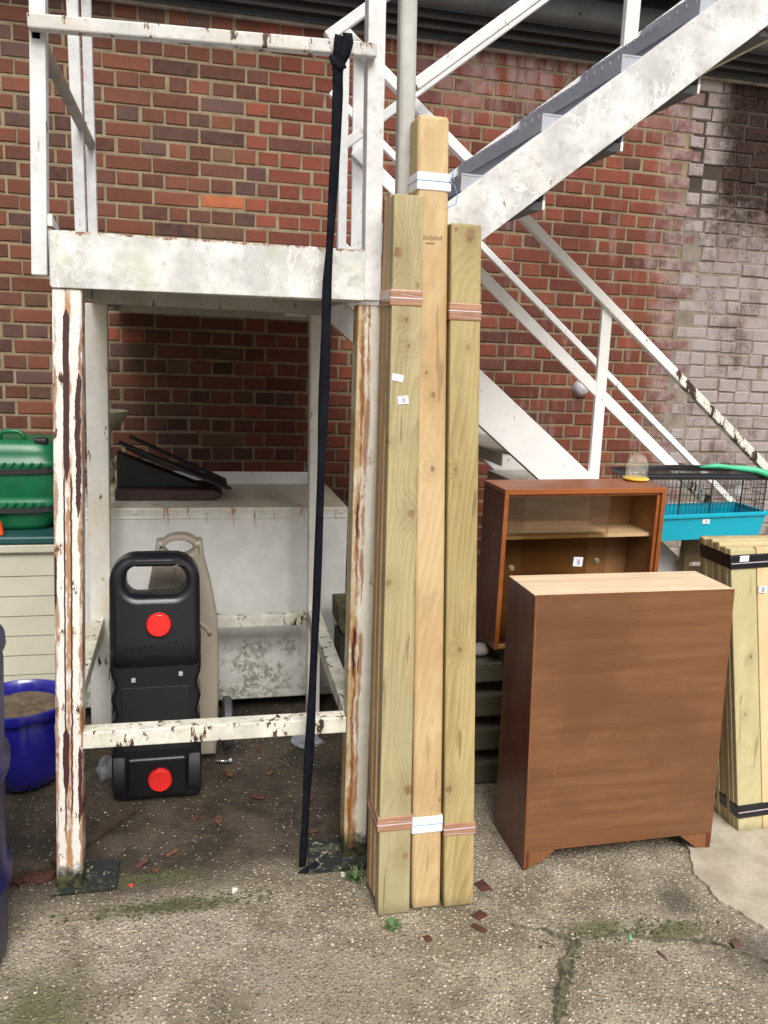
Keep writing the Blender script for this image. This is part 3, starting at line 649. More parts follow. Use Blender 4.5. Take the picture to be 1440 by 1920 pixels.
# ------------------------------------------------------------------ storage chest, green case, pot, barrel
ch = thing('storage_chest', (-1.05, -.75, 0), 'cream plastic garden storage chest with dark green lid by the left edge', 'storage chest')
beige = plain('cream_plastic', (.50, .48, .38), .45, .06, 6); dgreen = plain('dark_green_plastic', (.018, .075, .075), .4, .15)
m = MB(); zb = .02
k = 0
while zb < .70:
    m.prism([(-.992, zb), (-.9985, zb + .003), (-.994, zb + .081), (-.992, zb + .083)], -1.62, -.515, 'x') ; zb += .085
m.box(-1.62, -.515, -.992, -.45, .02, .715); m.build('chest_body', beige, ch)
MB().box(-1.64, -.497, -1.015, -.42, .716, .752).build('rim', beige, ch, bevel=.006)
MB().box(-1.645, -.492, -1.02, -.415, .752, .785).build('lid', dgreen, ch, bevel=.008)
gc = thing('green_case', (-.82, -.76, .785), 'ribbed bright green plastic case with two black straps on the cream chest', 'case')
grn = plain('green_plastic', (.006, .125, .048), .34, .15, 9); strapm = plain('black_webbing', (.018, .018, .02), .7)
prof = [(.0, .0), (.80, .0), (.86, .02), (.93, .07), (.95, .085), (1.0, .10), (1.0, .125), (.95, .135), (.97, .145), (.98, .24), (.975, .25), (1.02, .262), (1.02, .285), (.96, .295), (.955, .32), (.90, .352), (.80, .368), (0, .372)]
m = MB(); rings = []
for s_c, h in prof:
    ring = []
    for kk in range(48):
        a_ = 2 * math.pi * kk / 48; ca, sa = math.cos(a_), math.sin(a_)
        ex = .30; px_ = abs(ca) ** ex * (1 if ca > 0 else -1) * .325 * s_c; py_ = abs(sa) ** ex * (1 if sa > 0 else -1) * .17 * s_c
        ring.append(m.b.verts.new((-.825 + px_, -.76 + py_, .786 + h)))
    rings.append(ring)
for A, B in zip(rings, rings[1:]):
    for kk in range(48): m.b.faces.new((A[kk], A[(kk + 1) % 48], B[(kk + 1) % 48], B[kk]))
m.build('case_body', grn, gc, smooth='all')
for zz in (.90, 1.063):
    m = MB()
    for j in range(16): m.bar((-1.06 + .034 * j, -.936, zz - .008), (-1.043 + .034 * j, -.938, zz + .010), .007, .006)
    m.build('grip_band', grn, gc, bevel=.002)
for zz in (.872, 1.032):
    m = MB(); loop = []
    for kk in range(33):
        a_ = 2 * math.pi * kk / 32; ca, sa = math.cos(a_), math.sin(a_)
        loop.append((-.825 + abs(ca) ** .30 * (1 if ca > 0 else -1) * .326, -.76 + abs(sa) ** .30 * (1 if sa > 0 else -1) * .171, zz + .012 * ca))
    A = [m.b.verts.new((x, y, z - .010)) for x, y, z in loop]; B = [m.b.verts.new((x, y, z + .010)) for x, y, z in loop]
    for kk in range(32): m.b.faces.new((A[kk], A[kk + 1], B[kk + 1], B[kk]))
    o = m.build('strap', strapm, gc); so_ = o.modifiers.new('solid', 'SOLIDIFY'); so_.thickness = .006; so_.offset = 1
m = MB().tube([(-.735, -.86, 1.14), (-.735, -.86, 1.175), (-.72, -.86, 1.19), (-.665, -.86, 1.19), (-.645, -.86, 1.175), (-.64, -.86, 1.14)], .010, 10)
m.build('carry_handle', grn, gc, smooth='all')
MB().box(-.60, -.55, -.90, -.85, 1.142, 1.165).build('cap', bl, gc, bevel=.006)
tag(MB().prism([(-.82, .786), (-.712, .786), (-.72, .83), (-.735, .86), (-.82, .87)], -1.0, -.965).build('plastic_toy', plain('orange_plastic', (.75, .09, .025), .4), bevel=.006, org=(-.75, -.98, .786)), 'small orange plastic piece lying at the foot of the green case', 'toy')

pt = thing('plant_pot', (-.58, -1.50, 0), 'glazed royal blue plant pot full of soil between barrel and rusty post', 'plant pot')
def glaze():
    t = NT('blue_glaze'); n = t.noise(6, None, 4); c = t.mix(t.ss(n, .3, .7), (.010, .010, .16), (.020, .018, .30)); t.b.inputs['Coat Weight'].default_value = .5
    return t.fin(c, .25, 0, .5)
MB().lathe([(0, 0), (.105, 0), (.125, .01), (.150, .06), (.165, .13), (.168, .20), (.162, .25), (.160, .268), (.176, .276), (.180, .290), (.177, .306), (.165, .308), (.155, .296), (.150, .26), (0, .25)], (-.58, -1.50, 0), 56).build('pot_body', glaze(), pt, smooth=True)
soil = MB(); soil.lathe([(0, .268), (.05, .272), (.1, .268), (.152, .264)], (-.58, -1.50, 0), 40)
for v in soil.b.verts: v.co.z += random.uniform(-.003, .004)
soil.build('soil', plain('brown_soil', (.13, .095, .06), .95, .4, 60, bump=1), pt)

ba = thing('plastic_barrel', (-.730, -2.44, 0), 'dark blue plastic barrel cut off by the left edge of the view', 'barrel')
def barrel_mat():
    t = NT('barrel_blue'); n = t.noise(7, t.vmap((1, 1, .5)), 5, .6); c = t.mix(t.ss(n, .35, .7), (.006, .008, .055), (.014, .018, .13)); c = t.mix(t.math('MULTIPLY', t.ss(t.noise(40, None, 4, .7), .62, .75), .4), c, (.12, .12, .14))
    return t.fin(c, .38)
Rb = .288
MB().lathe([(0, .012), (.26, .0), (.278, .006), (Rb, .03), (Rb - .002, .19), (Rb + .012, .215), (Rb + .012, .245), (Rb - .002, .265), (Rb - .004, .50), (Rb + .010, .525), (Rb + .010, .550), (Rb - .004, .57), (Rb - .004, .80), (Rb - .008, .83), (Rb - .02, .845)], (-.730, -2.44, 0), 72).shear(lambda v: (v[0] - .020 + .036 * v[2], v[1], v[2])).build('barrel_body', barrel_mat(), ba, smooth=True)
MB().lathe([(.24, .835), (.284, .835), (.290, .842), (.288, .862), (.278, .868), (.24, .865), (.24, .84)], (-.730, -2.44, 0), 72).shear(lambda v: (v[0] - .020 + .036 * v[2], v[1], v[2])).build('rim', plain('barrel_rim', (.035, .035, .07), .4), ba, smooth=True)
MB().lathe([(0, .846), (.24, .846), (.241, .852), (0, .852)], (-.730, -2.44, 0), 40).shear(lambda v: (v[0] - .020 + .036 * v[2], v[1], v[2])).build('lid', barrel_mat(), ba)

# ------------------------------------------------------------------ wheeled waste containers
red = plain('red_plastic', (.72, .025, .022), .35, .08, 8)
cblk = plain('satin_black_plastic', (.008, .008, .011), .30, .15, 40, bump=.15)
def cap(par, x, y, z, r):
    n = 48; m = MB()
    prof_ = [(r * .92, 0), (r, .003), (r, .016), (r * .93, .022), (r * .86, .023), (r * .85, .0205), (0, .0205)]
    m.lathe(prof_, (x, y, z), n, 'y')
    for v in m.b.verts:
        d = Vector((v.co.x - x, 0, v.co.z - z)); 
        if d.length > r * .96:
            a_ = math.atan2(d.z, d.x); f = 1 + .018 * (1 if math.sin(a_ * 24) > 0 else -1); v.co.x = x + d.x * f; v.co.z = z + d.z * f
    return m.build('screw_cap', red, par, smooth=True)
bc = thing('drain_container', (-.10, -1.67, 0), 'black wheeled drain container with grip handle and two red screw caps', 'container')
# silhouette with scalloped sides
def scallop(cx, zl, zh, hw, n=26):
    rt = []
    for k in range(n + 1):
        z = zl + (zh - zl) * k / n; u = (z - .18) / .30
        d = 0 if not 0 < u < 1 else .013 * (math.sin(u * math.pi * 3) ** 2) + .001
        rt.append((cx + hw - d, z))
    return rt
cx = -.104; hw = .1500
body = scallop(cx, .03, .60, hw); body = [(cx + hw - .03, .004), (cx + hw - .004, .014)] + body + [(2 * cx - x, z) for x, z in reversed(body)] + [(cx - hw + .004, .014), (cx - hw + .03, .004)]
plate('container_body', body, [], -1.738, -1.60, .014, cblk, bc)
up = sq(cx, .655, .296, .43, .085, 12); lo_ = sq(cx, .655, .296, .43, .022, 12)
lowr = [q if q[1] > .655 else p_ for q, p_ in zip(up, lo_)]
hole = sq(cx + .002, .789, .192, .098, .040, 10)
hole2 = []
for x, z in hole:
    if z > .835: z += .004 * math.cos((x - cx) * 2 * math.pi / .038)
    hole2.append((x, z))
def shoulder(z): return max(0, z - .575) * .20 + (max(0, .575 - z) ** 2) * 3.2
top = plate('handle_section', lowr, [hole2[::-1]], -1.758, -1.650, .024, cblk, bc, [.455 + .012 * k for k in range(14)] + [.64, .68, .71], shoulder)
cap(bc, cx + .012, -1.745, .652, .0405); cap(bc, cx + .010, -1.748, .088, .0405)
for sx in (-1, 1):
    wh = MB().lathe([(.03, -.024), (.085, -.024), (.098, -.018), (.100, 0), (.098, .018), (.085, .024), (.03, .024)], (cx + sx * .126, -1.668, .100), 36, 'x').build('wheel', plain('dark_rubber', (.014, .014, .016), .6, .2, 30), bc, smooth=True)
MB().box(cx - .100, cx + .100, -1.750, -1.73, .02, .165).build('outlet_box', cblk, bc, bevel=.012, seg=3)
MB().box(cx - .112, cx + .112, -1.741, -1.737, .19, .425).build('recessed_panel', plain('matt_black', (.008, .008, .009), .6), bc, bevel=.006)
cl = plain('pale_clip', (.35, .37, .42), .4)
for sx, zz in ((-.073, .452), (.082, .468)): MB().box(cx + sx - .007, cx + sx + .007, -1.748, -1.735, zz - .006, zz + .008).build('clip', cl, bc, bevel=.002)
m = MB()      # worn raised marks across the shoulder (not legible in the photograph)
random.seed(21)
for j in range(9):
    x0 = cx - .088 + .020 * j; zz = .566 + .0028 * j
    if j == 6: continue
    yy = -1.757 + shoulder(zz); m.lathe([(.0046, 0), (.0046, .0016), (.0070, .0016), (.0070, 0)], (x0, yy, zz), 14, 'y')
    m.box(x0 - .006, x0 - .003, yy - .0016, yy + .001, zz - .008, zz + .008)
yy = -1.757 + shoulder(.535); m.box(cx - .066, cx - .038, yy - .003, yy, .543, .546); m.box(cx - .060, cx - .057, yy - .003, yy, .524, .543); m.box(cx - .058, cx - .04, yy - .003, yy, .534, .537)
m.build('embossed_lettering', cblk, bc)

tc = thing('drain_container', (-.02, -1.46, 0), 'taupe grey wheeled drain container standing half hidden behind the black one', 'container')
tau = plain('taupe_plastic', (.30, .265, .21), .42, .08, 8)
o = [(-.165, .03), (.105, .03), (.112, .12), (.116, .40), (.110, .58), (.085, .72), (.064, .80), (.056, .872), (.042, .876)]
arc = [(-.024 + .070 * math.cos(R(a_)), .850 + .046 * math.sin(R(a_))) for a_ in range(30, 151, 12)]
o2 = [(-.092, .876), (-.106, .872), (-.116, .80), (-.132, .72), (-.160, .58), (-.17, .40), (-.168, .12)]
plate('container_body', o + arc + o2, [[(-.026 + .050 * math.cos(R(a_)), .846 + .029 * math.sin(R(a_))) for a_ in range(0, 360, 15)][::-1]], -1.50, -1.42, .016, tau, tc)
MB().tube([(-.055 + .14 * math.cos(R(a_)), -1.495, .50 + .09 * math.sin(R(a_))) for a_ in range(10, 171, 10)], .010, 10).build('raised_rim', tau, tc, smooth='all')
for dx in (-.05, -.015, .02): MB().bar((dx, -1.503, .62), (dx * .8 - .003, -1.503, .78), .008, .01).build('raised_rib', tau, tc, bevel=.003)
MB().lathe([(.03, -.018), (.088, -.018), (.1, -.012), (.1, .012), (.088, .018), (.03, .018)], (.150, -1.44, .135), 36, 'x').build('wheel', plain('wheel_grey', (.05, .05, .055), .6), tc, smooth=True)
MB().bar((.1, -1.44, .135), (.16, -1.44, .135), .02, .02).build('axle', bl, tc)

# ------------------------------------------------------------------ lashing strap tied to the front rail
sm = plain('navy_black_webbing', (.006, .007, .011), .85, .4, 120, bump=.5, spec=.12)
sp_ = thing('lashing_strap', (.37, -2.25, 0), 'long dark strap knotted on the front rail and hanging to the ground', 'strap')
path = [(.377, -2.258, 2.27), (.375, -2.262, 2.1), (.369, -2.258, 1.9), (.363, -2.255, 1.75), (.362, -2.262, 1.60), (.360, -2.26, 1.3), (.356, -2.262, .9), (.350, -2.25, .5), (.343, -2.24, .2), (.339, -2.226, .020)]
m = MB(); prev = None; NN = 60
def catm(P_, t):
    i = min(int(t * (len(P_) - 1)), len(P_) - 2); f = t * (len(P_) - 1) - i; return Vector(P_[i]).lerp(Vector(P_[i + 1]), f)
for i in range(NN + 1):
    t_ = i / NN; p = catm(path, t_); wdt = (.0122 + .0016 * math.sin(t_ * 17) + .001 * math.sin(t_ * 41)) if t_ > .03 else .012
    tw = .35 * math.sin(t_ * 9) + .12 * math.sin(t_ * 37); d = Vector((math.cos(tw), math.sin(tw), 0)) * wdt
    th = Vector((-math.sin(tw), math.cos(tw), 0)) * .0016
    cur = [m.b.verts.new(p + a1 * d + b1 * th) for a1, b1 in ((-1, -1), (0, -1.9), (1, -1), (1, 1), (0, 1.5), (-1, 1))]
    if prev:
        for k in range(6): m.b.faces.new((prev[k], prev[(k + 1) % 6], cur[(k + 1) % 6], cur[k]))
    prev = cur
m.build('webbing', sm, sp_, smooth='all')
mb2 = MB(); mb2.hexa([(.327, -2.232, .003), (.352, -2.236, .003), (.392, -2.222, .014), (.388, -2.200, .014), (.327, -2.232, .008), (.352, -2.236, .008), (.392, -2.222, .019), (.388, -2.200, .019)]); mb2.build('strap_end', sm, sp_)
m = MB()
def ribbon(m, pts_, w0, axis, th=.0022):
    prev = None
    for i, p in enumerate(pts_):
        p = Vector(p); d = (Vector(pts_[min(i + 1, len(pts_) - 1)]) - Vector(pts_[max(i - 1, 0)])).normalized(); ax_ = Vector(axis); ax_ = (ax_ - d * ax_.dot(d)).normalized(); nn = d.cross(ax_) * th; w_ = ax_ * w0[i]
        cur = [m.b.verts.new(q) for q in (p - w_ - nn, p + w_ - nn, p + w_ + nn, p - w_ + nn)]
        if prev:
            for k in range(4): m.b.faces.new((prev[k], prev[(k + 1) % 4], cur[(k + 1) % 4], cur[k]))
        else: m.b.faces.new(cur)
        prev = cur
    m.b.faces.new(prev[::-1])
# a flat turn over the rail, the tail tucked back through just below it
ribbon(m, [(.374, -2.246, 2.235), (.378, -2.247, 2.27), (.383, -2.244, 2.305), (.387, -2.243, 2.335), (.390, -2.236, 2.350), (.393, -2.220, 2.353), (.392, -2.205, 2.348), (.388, -2.200, 2.32), (.384, -2.202, 2.28)], [.010, .013, .019, .021, .021, .020, .018, .016, .014], (1, 0, -.1))
ribbon(m, [(.398, -2.250, 2.355), (.400, -2.254, 2.335), (.392, -2.256, 2.305), (.378, -2.256, 2.275), (.366, -2.254, 2.262)], [.012, .014, .013, .011, .008], (1, .2, .35))
ribbon(m, [(.358, -2.250, 2.300), (.366, -2.258, 2.283), (.380, -2.260, 2.272), (.394, -2.255, 2.280)], [.006, .010, .010, .007], (0, .2, 1))
m.build('knot', sm, sp_, smooth='all')

# ------------------------------------------------------------------ timber leaning on the staircase
tgroup = 'timber lengths leaning against the stair landing'
brown_tape = NT('brown_tape'); _n = brown_tape.noise(20, brown_tape.vmap((.4, 1, 4)), 4)
brown_tape = brown_tape.fin(brown_tape.mix(brown_tape.ss(_n, .35, .7), (.29, .150, .085), (.42, .235, .15)), .22, 0, .7)
tape_line = plain('tape_crease', (.50, .42, .46), .2)
white_pk = plain('white_packing', (.80, .81, .84), .6, .05)
blue_tw = plain('blue_twine', (.10, .28, .60), .6)
K = .16 / 2.1
def leany(z, y0=-2.46): return y0 + K * z
def timber(name, xb, xt, wb_, wt_, d, zt, mat, bev, par, y_off=0, zb=0.0):
    m = MB(); N = 14
    rings = []
    for i in range(N + 1):
        z = zb + (zt - zb) * i / N; k = z / zt; x = xb + (xt - xb) * k; w_ = wb_ + (wt_ - wb_) * k; y = leany(z) + y_off
        x += .0012 * math.sin(k * 5 + xb * 30)
        rings.append([m.b.verts.new(q) for q in ((x, y, z), (x + w_, y, z), (x + w_, y + d, z), (x, y + d, z))])
    for A, B in zip(rings, rings[1:]):
        for k in range(4): m.b.faces.new((A[k], A[(k + 1) % 4], B[(k + 1) % 4], B[k]))
    m.b.faces.new(rings[0][::-1]); m.b.faces.new(rings[-1]); return m.build(name, mat, par, bevel=bev, seg=3, smooth=True)
def band(name, x0, x1, z0, z1, d, mat, par, e=.0025, yo=0, tilt=0):
    m = MB(); xs2 = [x0 - e, x1 + e]
    pts_ = []
    for z, dz in ((z0, 0), (z1, 0)):
        y = leany(z) + yo
        pts_ += [(x0 - e, y - e, z), (x1 + e, y - e, z + tilt), (x1 + e, y + d + e, z), (x0 - e, y + d + e, z)]
    m.hexa(pts_); return m.build(name, mat, par, bevel=.003, seg=2)
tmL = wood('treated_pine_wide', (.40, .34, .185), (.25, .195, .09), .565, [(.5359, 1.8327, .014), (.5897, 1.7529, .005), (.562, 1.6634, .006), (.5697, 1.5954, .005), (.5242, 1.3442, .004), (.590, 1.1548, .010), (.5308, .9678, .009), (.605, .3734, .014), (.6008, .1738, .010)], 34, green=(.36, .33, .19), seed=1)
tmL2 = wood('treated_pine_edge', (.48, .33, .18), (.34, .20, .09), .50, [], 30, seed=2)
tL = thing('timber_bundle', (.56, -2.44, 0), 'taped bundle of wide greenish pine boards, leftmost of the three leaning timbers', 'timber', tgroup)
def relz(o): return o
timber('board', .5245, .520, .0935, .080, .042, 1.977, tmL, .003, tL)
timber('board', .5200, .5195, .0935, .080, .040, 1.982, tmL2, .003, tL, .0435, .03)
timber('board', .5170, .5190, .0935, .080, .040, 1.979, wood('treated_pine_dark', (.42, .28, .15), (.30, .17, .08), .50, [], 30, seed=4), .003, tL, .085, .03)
for z0, z1, xa, xb2 in ((1.699, 1.740, .519, .601), (.253, .296, .519, .617)):
    band('tape', xa, xb2, z0, z1, .126, brown_tape, tL)
    band('tape_crease', xa, xb2, (z0 + z1) / 2 - .004, (z0 + z1) / 2 + .001, .126, tape_line, tL, .0035)
    band('tape_crease', xa + .03, xb2, (z0 + z1) / 2 + .008, (z0 + z1) / 2 + .0095, .05, tape_line, tL, .0032, 0, -.006)
lab = plain('white_label', (.80, .80, .86), .5, .03); ink = plain('label_ink', (.30, .30, .42), .6)
def label(par, x, z, w_, h_, rot, y, marks=True, name='price_label'):
    m = MB(); c_, s2 = math.cos(rot), math.sin(rot)
    P_ = [(x + a1 * w_ / 2 * c_ - b1 * h_ / 2 * s2, z + a1 * w_ / 2 * s2 + b1 * h_ / 2 * c_) for a1, b1 in ((-1, -1), (1, -1), (1, 1), (-1, 1))]
    m.b.faces.new([m.b.verts.new((px_, y + (K * (pz - z) if par in leaners else 0), pz)) for px_, pz in P_])
    o = m.build(name, lab, par); sd = o.modifiers.new('s', 'SOLIDIFY'); sd.thickness = .0006
    if marks:
        m = MB(); 
        for (u0, v0, u1, v1) in ((-.36, .26, .30, .34), (-.12, .04, .22, .18), (-.10, -.36, .02, -.02), (.06, -.36, .22, -.02), (-.16, -.02, .16, .03)):
            q = [(x + a1 * w_ * c_ - b1 * h_ * s2, z + a1 * w_ * s2 + b1 * h_ * c_) for a1, b1 in ((u0, v0), (u1, v0), (u1, v1), (u0, v1))]
            m.b.faces.new([m.b.verts.new((px_, y - .0008 + (K * (pz - z) if par in leaners else 0), pz)) for px_, pz in q])
        m.build('print', ink, o)
    return o
leaners = [tL]
label(tL, .5425, 1.5145, .031, .018, R(-9), leany(1.5145) - .0012, False)
label(tL, .5585, 1.4570, .029, .021, R(6), leany(1.4570) - .0012)
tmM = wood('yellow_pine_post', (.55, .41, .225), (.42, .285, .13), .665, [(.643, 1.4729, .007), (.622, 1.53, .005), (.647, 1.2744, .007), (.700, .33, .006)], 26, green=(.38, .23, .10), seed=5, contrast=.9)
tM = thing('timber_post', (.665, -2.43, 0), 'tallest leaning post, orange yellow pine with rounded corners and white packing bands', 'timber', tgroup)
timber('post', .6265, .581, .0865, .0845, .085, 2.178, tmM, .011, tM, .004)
for z0, z1 in ((1.993, 2.037), (.236, .284)):
    k = (z0 + z1) / 4.35; xa = .6265 + (.581 - .6265) * k
    band('packing_band', xa, xa + .0858, z0, z1, .085, white_pk, tM, .003, .004)
    band('twine', xa, xa + .0858, (z0 + z1) / 2, (z0 + z1) / 2 + .0022, .085, blue_tw, tM, .0042, .004)
MB().tube([(.668, leany(2.0) + .0, 2.018), (.682, leany(2.0), 2.008), (.690, leany(2.0), 1.985), (.688, leany(2), 1.965), (.665, leany(2), 1.953)], .0012, 6).build('twine', blue_tw, tM)
MB().tube([(.666, leany(2.0) + .0, 2.018), (.676, leany(2.0), 2.035), (.674, leany(2.0), 2.05)], .0010, 6).build('twine', blue_tw, tM)
leaners.append(tM)
m = MB(); random.seed(3)      # faint smudged stamp
for j in range(9): xx = .603 + .0058 * j; m.box(xx, xx + .0032, leany(1.870) + .0025, leany(1.870) + .005, 1.870 + random.uniform(0, .002), 1.880 + random.uniform(-.003, .002))
m.box(.610, .634, leany(1.861) + .0025, leany(1.861) + .005, 1.860, 1.863)
m.build('stamp', plain('stamp_ink', (.30, .19, .09), .7), tM)
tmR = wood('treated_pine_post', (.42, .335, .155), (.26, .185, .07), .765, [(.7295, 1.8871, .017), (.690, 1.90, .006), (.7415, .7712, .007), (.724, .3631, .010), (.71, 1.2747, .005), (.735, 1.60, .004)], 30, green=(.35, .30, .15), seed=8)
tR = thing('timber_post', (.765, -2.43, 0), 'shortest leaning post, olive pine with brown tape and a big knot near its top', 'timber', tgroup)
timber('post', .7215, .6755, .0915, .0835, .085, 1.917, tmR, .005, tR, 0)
for z0, z1 in ((1.669, 1.714), (.221, .258)):
    k = (z0 + z1) / 3.834; xa = .7215 - .046 * k; w_ = .0915 - .008 * k
    band('tape', xa, xa + w_, z0, z1, .085, brown_tape, tR)
    band('tape_crease', xa, xa + w_, (z0 + z1) / 2 - .001, (z0 + z1) / 2 + .004, .085, tape_line, tR, .0035)
    band('tape_crease', xa + .01, xa + w_, (z0 + z1) / 2 - .012, (z0 + z1) / 2 - .0105, .085, tape_line, tR, .0032, 0, -.005)

# ------------------------------------------------------------------ cabinet seen from the back
def veneer(name, c0, c1, axis='z', rough=.35, seed=0, gloss=.5, coarse=.5, vary=.35):
    t = NT(name); sc = (6, 6, .35) if axis == 'z' else (.35, 6, 6)
    n = t.noise(6, t.vmap(sc, (seed, 0, 0)), 5, .6, .4); f = t.noise(60, t.vmap(sc, (seed, 3, 0)), 4, .6)
    b_ = t.noise(2.5, t.vmap(loc=(seed, seed, 0)), 4, .55)
    c = t.mix(t.ss(t.math('ADD', t.math('MULTIPLY', n, .7), t.math('MULTIPLY', f, .3)), .35, .65), c0, c1)
    c = t.mix(t.math('MULTIPLY', t.ss(b_, .45, .65), vary), c, tuple(q * .78 for q in c0))
    c = t.mix(t.math('MULTIPLY', t.ss(t.noise(30, t.vmap((1, 1, 1), (seed, 8, 0)), 6, .75), .68, .74), .25), c, tuple(min(1, q * 1.6 + .05) for q in c1))
    c = t.mix(t.math('MULTIPLY', t.ss(t.voro(7, t.vmap((1, 1, 1), (seed, 0, 0))), .035, .012), .7), c, tuple(q * .3 for q in c0))
    sc2 = t.noise(18, t.vmap((1, 1, .12), (seed, 2, 0), (0, .6, 0)), 6, .8); c = t.mix(t.math('MULTIPLY', t.ss(sc2, .66, .70), .22), c, tuple(min(1, q * 1.7 + .04) for q in c1))
    t.bump(f, .06, .001); return t.fin(c, t.math('ADD', rough, t.math('MULTIPLY', t.math('SUBTRACT', b_, .5), .4)), 0, gloss)
mahog = veneer('red_mahogany', (.085, .020, .007), (.155, .040, .013), 'z', .30, 1)
backp = veneer('brown_back_panel', (.150, .064, .026), (.200, .093, .040), 'x', .5, 2, .4, vary=.6)
toppl = veneer('pale_top_veneer', (.66, .49, .31), (.82, .66, .47), 'x', .4, 3)
edgew = veneer('teak_edge', (.17, .064, .026), (.23, .092, .038), 'z', .4, 4)
cb = thing('cabinet', (1.35, -2.18, 0), 'brown wooden cabinet seen from its back with pale top, in front of the glass one', 'cabinet', 'wooden cabinets for sale')
def shr(v): return (v[0] + .018 - .034 * v[2] / .9, v[1] - .045 * v[2] / .9 * (v[1] + 2.334) / .25, v[2])
def cbx(name, a_, mat, bev=.0015): m = MB(); m.box(*a_); m.shear(shr); return m.build(name, mat, cb, bevel=bev)
x0, x1, y0, y1, H_ = 1.003, 1.667, -2.334, -2.080, .900
cbx('side_panel', (x0, x0 + .016, y0, y1, 0, H_ - .001), mahog); cbx('side_panel', (x1 - .016, x1, y0, y1, 0, H_ - .001), mahog)
cbx('top', (x0 + .0005, x1 - .0005, y0 + .0065, y1, H_ - .015, H_ + .001), toppl)
cbx('top', (x0 + .0005, x1 - .0005, y0 + .0005, y0 + .0065, H_ - .0045, H_ + .001), toppl, .0003)
cbx('back_panel', (x0 + .0005, x1 - .0002, y0 - .0003, y0 + .006, .062, H_ - .005), backp, .0008)
cbx('edge_strip', (x0 + .002, x0 + .007, y0 - .0006, y0, .005, H_ - .002), edgew, .0003)
cbx('edge_strip', (x1 - .004, x1 + .0005, y0 - .0006, y0, .02, H_ - .003), edgew, .0003)
cbx('edge_strip', (x0 + .003, x1, y0 - .0008, y0 + .001, H_ - .004, H_ + .0012), edgew, .0003)
cbx('bottom_shelf', (x0 + .016, x1 - .016, y0 + .02, y1 - .01, .065, .08), backp)
for q in ([(x0 + .017, .004), (x0 + .017, .060), (x0 + .105, .060), (x0 + .075, .030)], [(x1 - .017, .008), (x1 - .002, .008), (x1 - .002, .060), (x1 - .115, .060), (x1 - .055, .012)]):
    m = MB(); m.prism(q, y0 + .002, y0 + .014); m.shear(shr); m.build('foot_bracket', edgew, cb, bevel=.001)
m = MB(); m.box(x0 + .018, x1 - .018, y1 - .03, y1 - .015, .0, .06); m.shear(shr); m.build('plinth', mahog, cb)

# ------------------------------------------------------------------ cabinet with sliding glass
teak = veneer('teak_front', (.24, .065, .014), (.33, .10, .025), 'x', .38, 6); inner = veneer('oak_inside', (.30, .16, .055), (.38, .22, .085), 'x', .5, 7)
darkin = veneer('dark_back', (.30, .15, .06), (.40, .21, .09), 'x', .5, 9); toptk = veneer('worn_teak_top', (.20, .065, .028), (.30, .115, .055), 'x', .45, 10)
gcab = thing('cabinet', (1.375, -1.74, .552), 'teak display cabinet with sliding glass doors on a pile of old boards', 'cabinet', 'wooden cabinets for sale')
X0, X1, Y0, Y1, Z0, Z1 = 1.066, 1.684, -1.85, -1.645, .552, 1.132
def g2(v): return (v[0], v[1], v[2] + (v[0] - X0) * .012 - .006)
def gb(name, a_, mat, bev=.001): m = MB(); m.box(*a_); m.shear(g2); return m.build(name, mat, gcab, bevel=bev)
gb('side_panel', (X0, X0 + .014, Y0 + .002, Y1, Z0, Z1 - .014), mahog); gb('side_panel', (X1 - .014, X1, Y0 + .002, Y1, Z0, Z1 - .014), teak)
gb('top', (X0, X1, Y0, Y1, Z1 - .014, Z1), toptk); gb('bottom_shelf', (X0 + .014, X1 - .014, Y0 + .002, Y1, Z0, Z0 + .015), inner)
gb('back_panel', (X0 + .014, X1 - .014, Y1 - .008, Y1, Z0 + .015, Z1 - .014), darkin); gb('shelf', (X0 + .015, X1 - .015, Y0 + .035, Y1 - .009, .945, .957), veneer('shelf_oak', (.46, .30, .15), (.56, .38, .21), 'x', .5, 12))
for a_ in ((X0 - .001, X1 + .001, Y0 - .006, Y0 + .001, Z1 - .017, Z1 + .001), (X0 - .001, X0 + .015, Y0 - .006, Y0 + .001, Z0, Z1 - .018), (X1 - .015, X1 + .001, Y0 - .006, Y0 + .001, Z0, Z1 - .018)): gb('front_trim', a_, teak)
for a_ in ((X0 + .016, X1 - .016, Y0 + .004, Y0 + .024, Z1 - .027, Z1 - .0145), (X1 - .028, X1 - .0145, Y0 + .004, Y0 + .026, Z0 + .016, Z1 - .028)): gb('runner', a_, teak)
gb('inner_lining', (X1 - .017, X1 - .0145, Y0 + .027, Y1 - .009, Z0 + .016, Z1 - .015), inner)
def glass(name, tint=(.93, .95, .92), refl=1.0):
    t = NT(name); tr = t.n('BsdfTransparent'); tr.inputs[0].default_value = (*tint, 1); gl = t.n('BsdfGlossy'); gl.inputs['Roughness'].default_value = .02
    fr = t.n('Fresnel'); fr.inputs[0].default_value = 1.5; mx = t.n('MixShader'); t.L(t.math('MULTIPLY', fr.outputs[0], refl), mx.inputs[0]); t.L(tr.outputs[0], mx.inputs[1]); t.L(gl.outputs[0], mx.inputs[2])
    t.L(mx.outputs[0], t.t.nodes['Material Output'].inputs[0]); return t.m
gl = glass('pane_glass', (.95, .92, .85), 1.0)
d1 = gb('glass_door', (X0 + .016, 1.398, Y0 + .008, Y0 + .012, Z0 + .02, Z1 - .028), gl, 0); d2 = gb('glass_door', (1.150, 1.478, Y0 + .016, Y0 + .020, Z0 + .02, Z1 - .028), gl, 0)
kn_ = plain('frosted_knob', (.17, .16, .12), .3, .1)
for kx, kz, yy, dd in ((1.113, .8446, Y0 + .008, d1), (1.4397, .865, Y0 + .008, d2)): MB().lathe([(.010, 0), (.0105, .004), (.008, .009), (0, .0095)], (kx, yy, kz), 20, 'y').build('knob', kn_, dd, smooth=True)
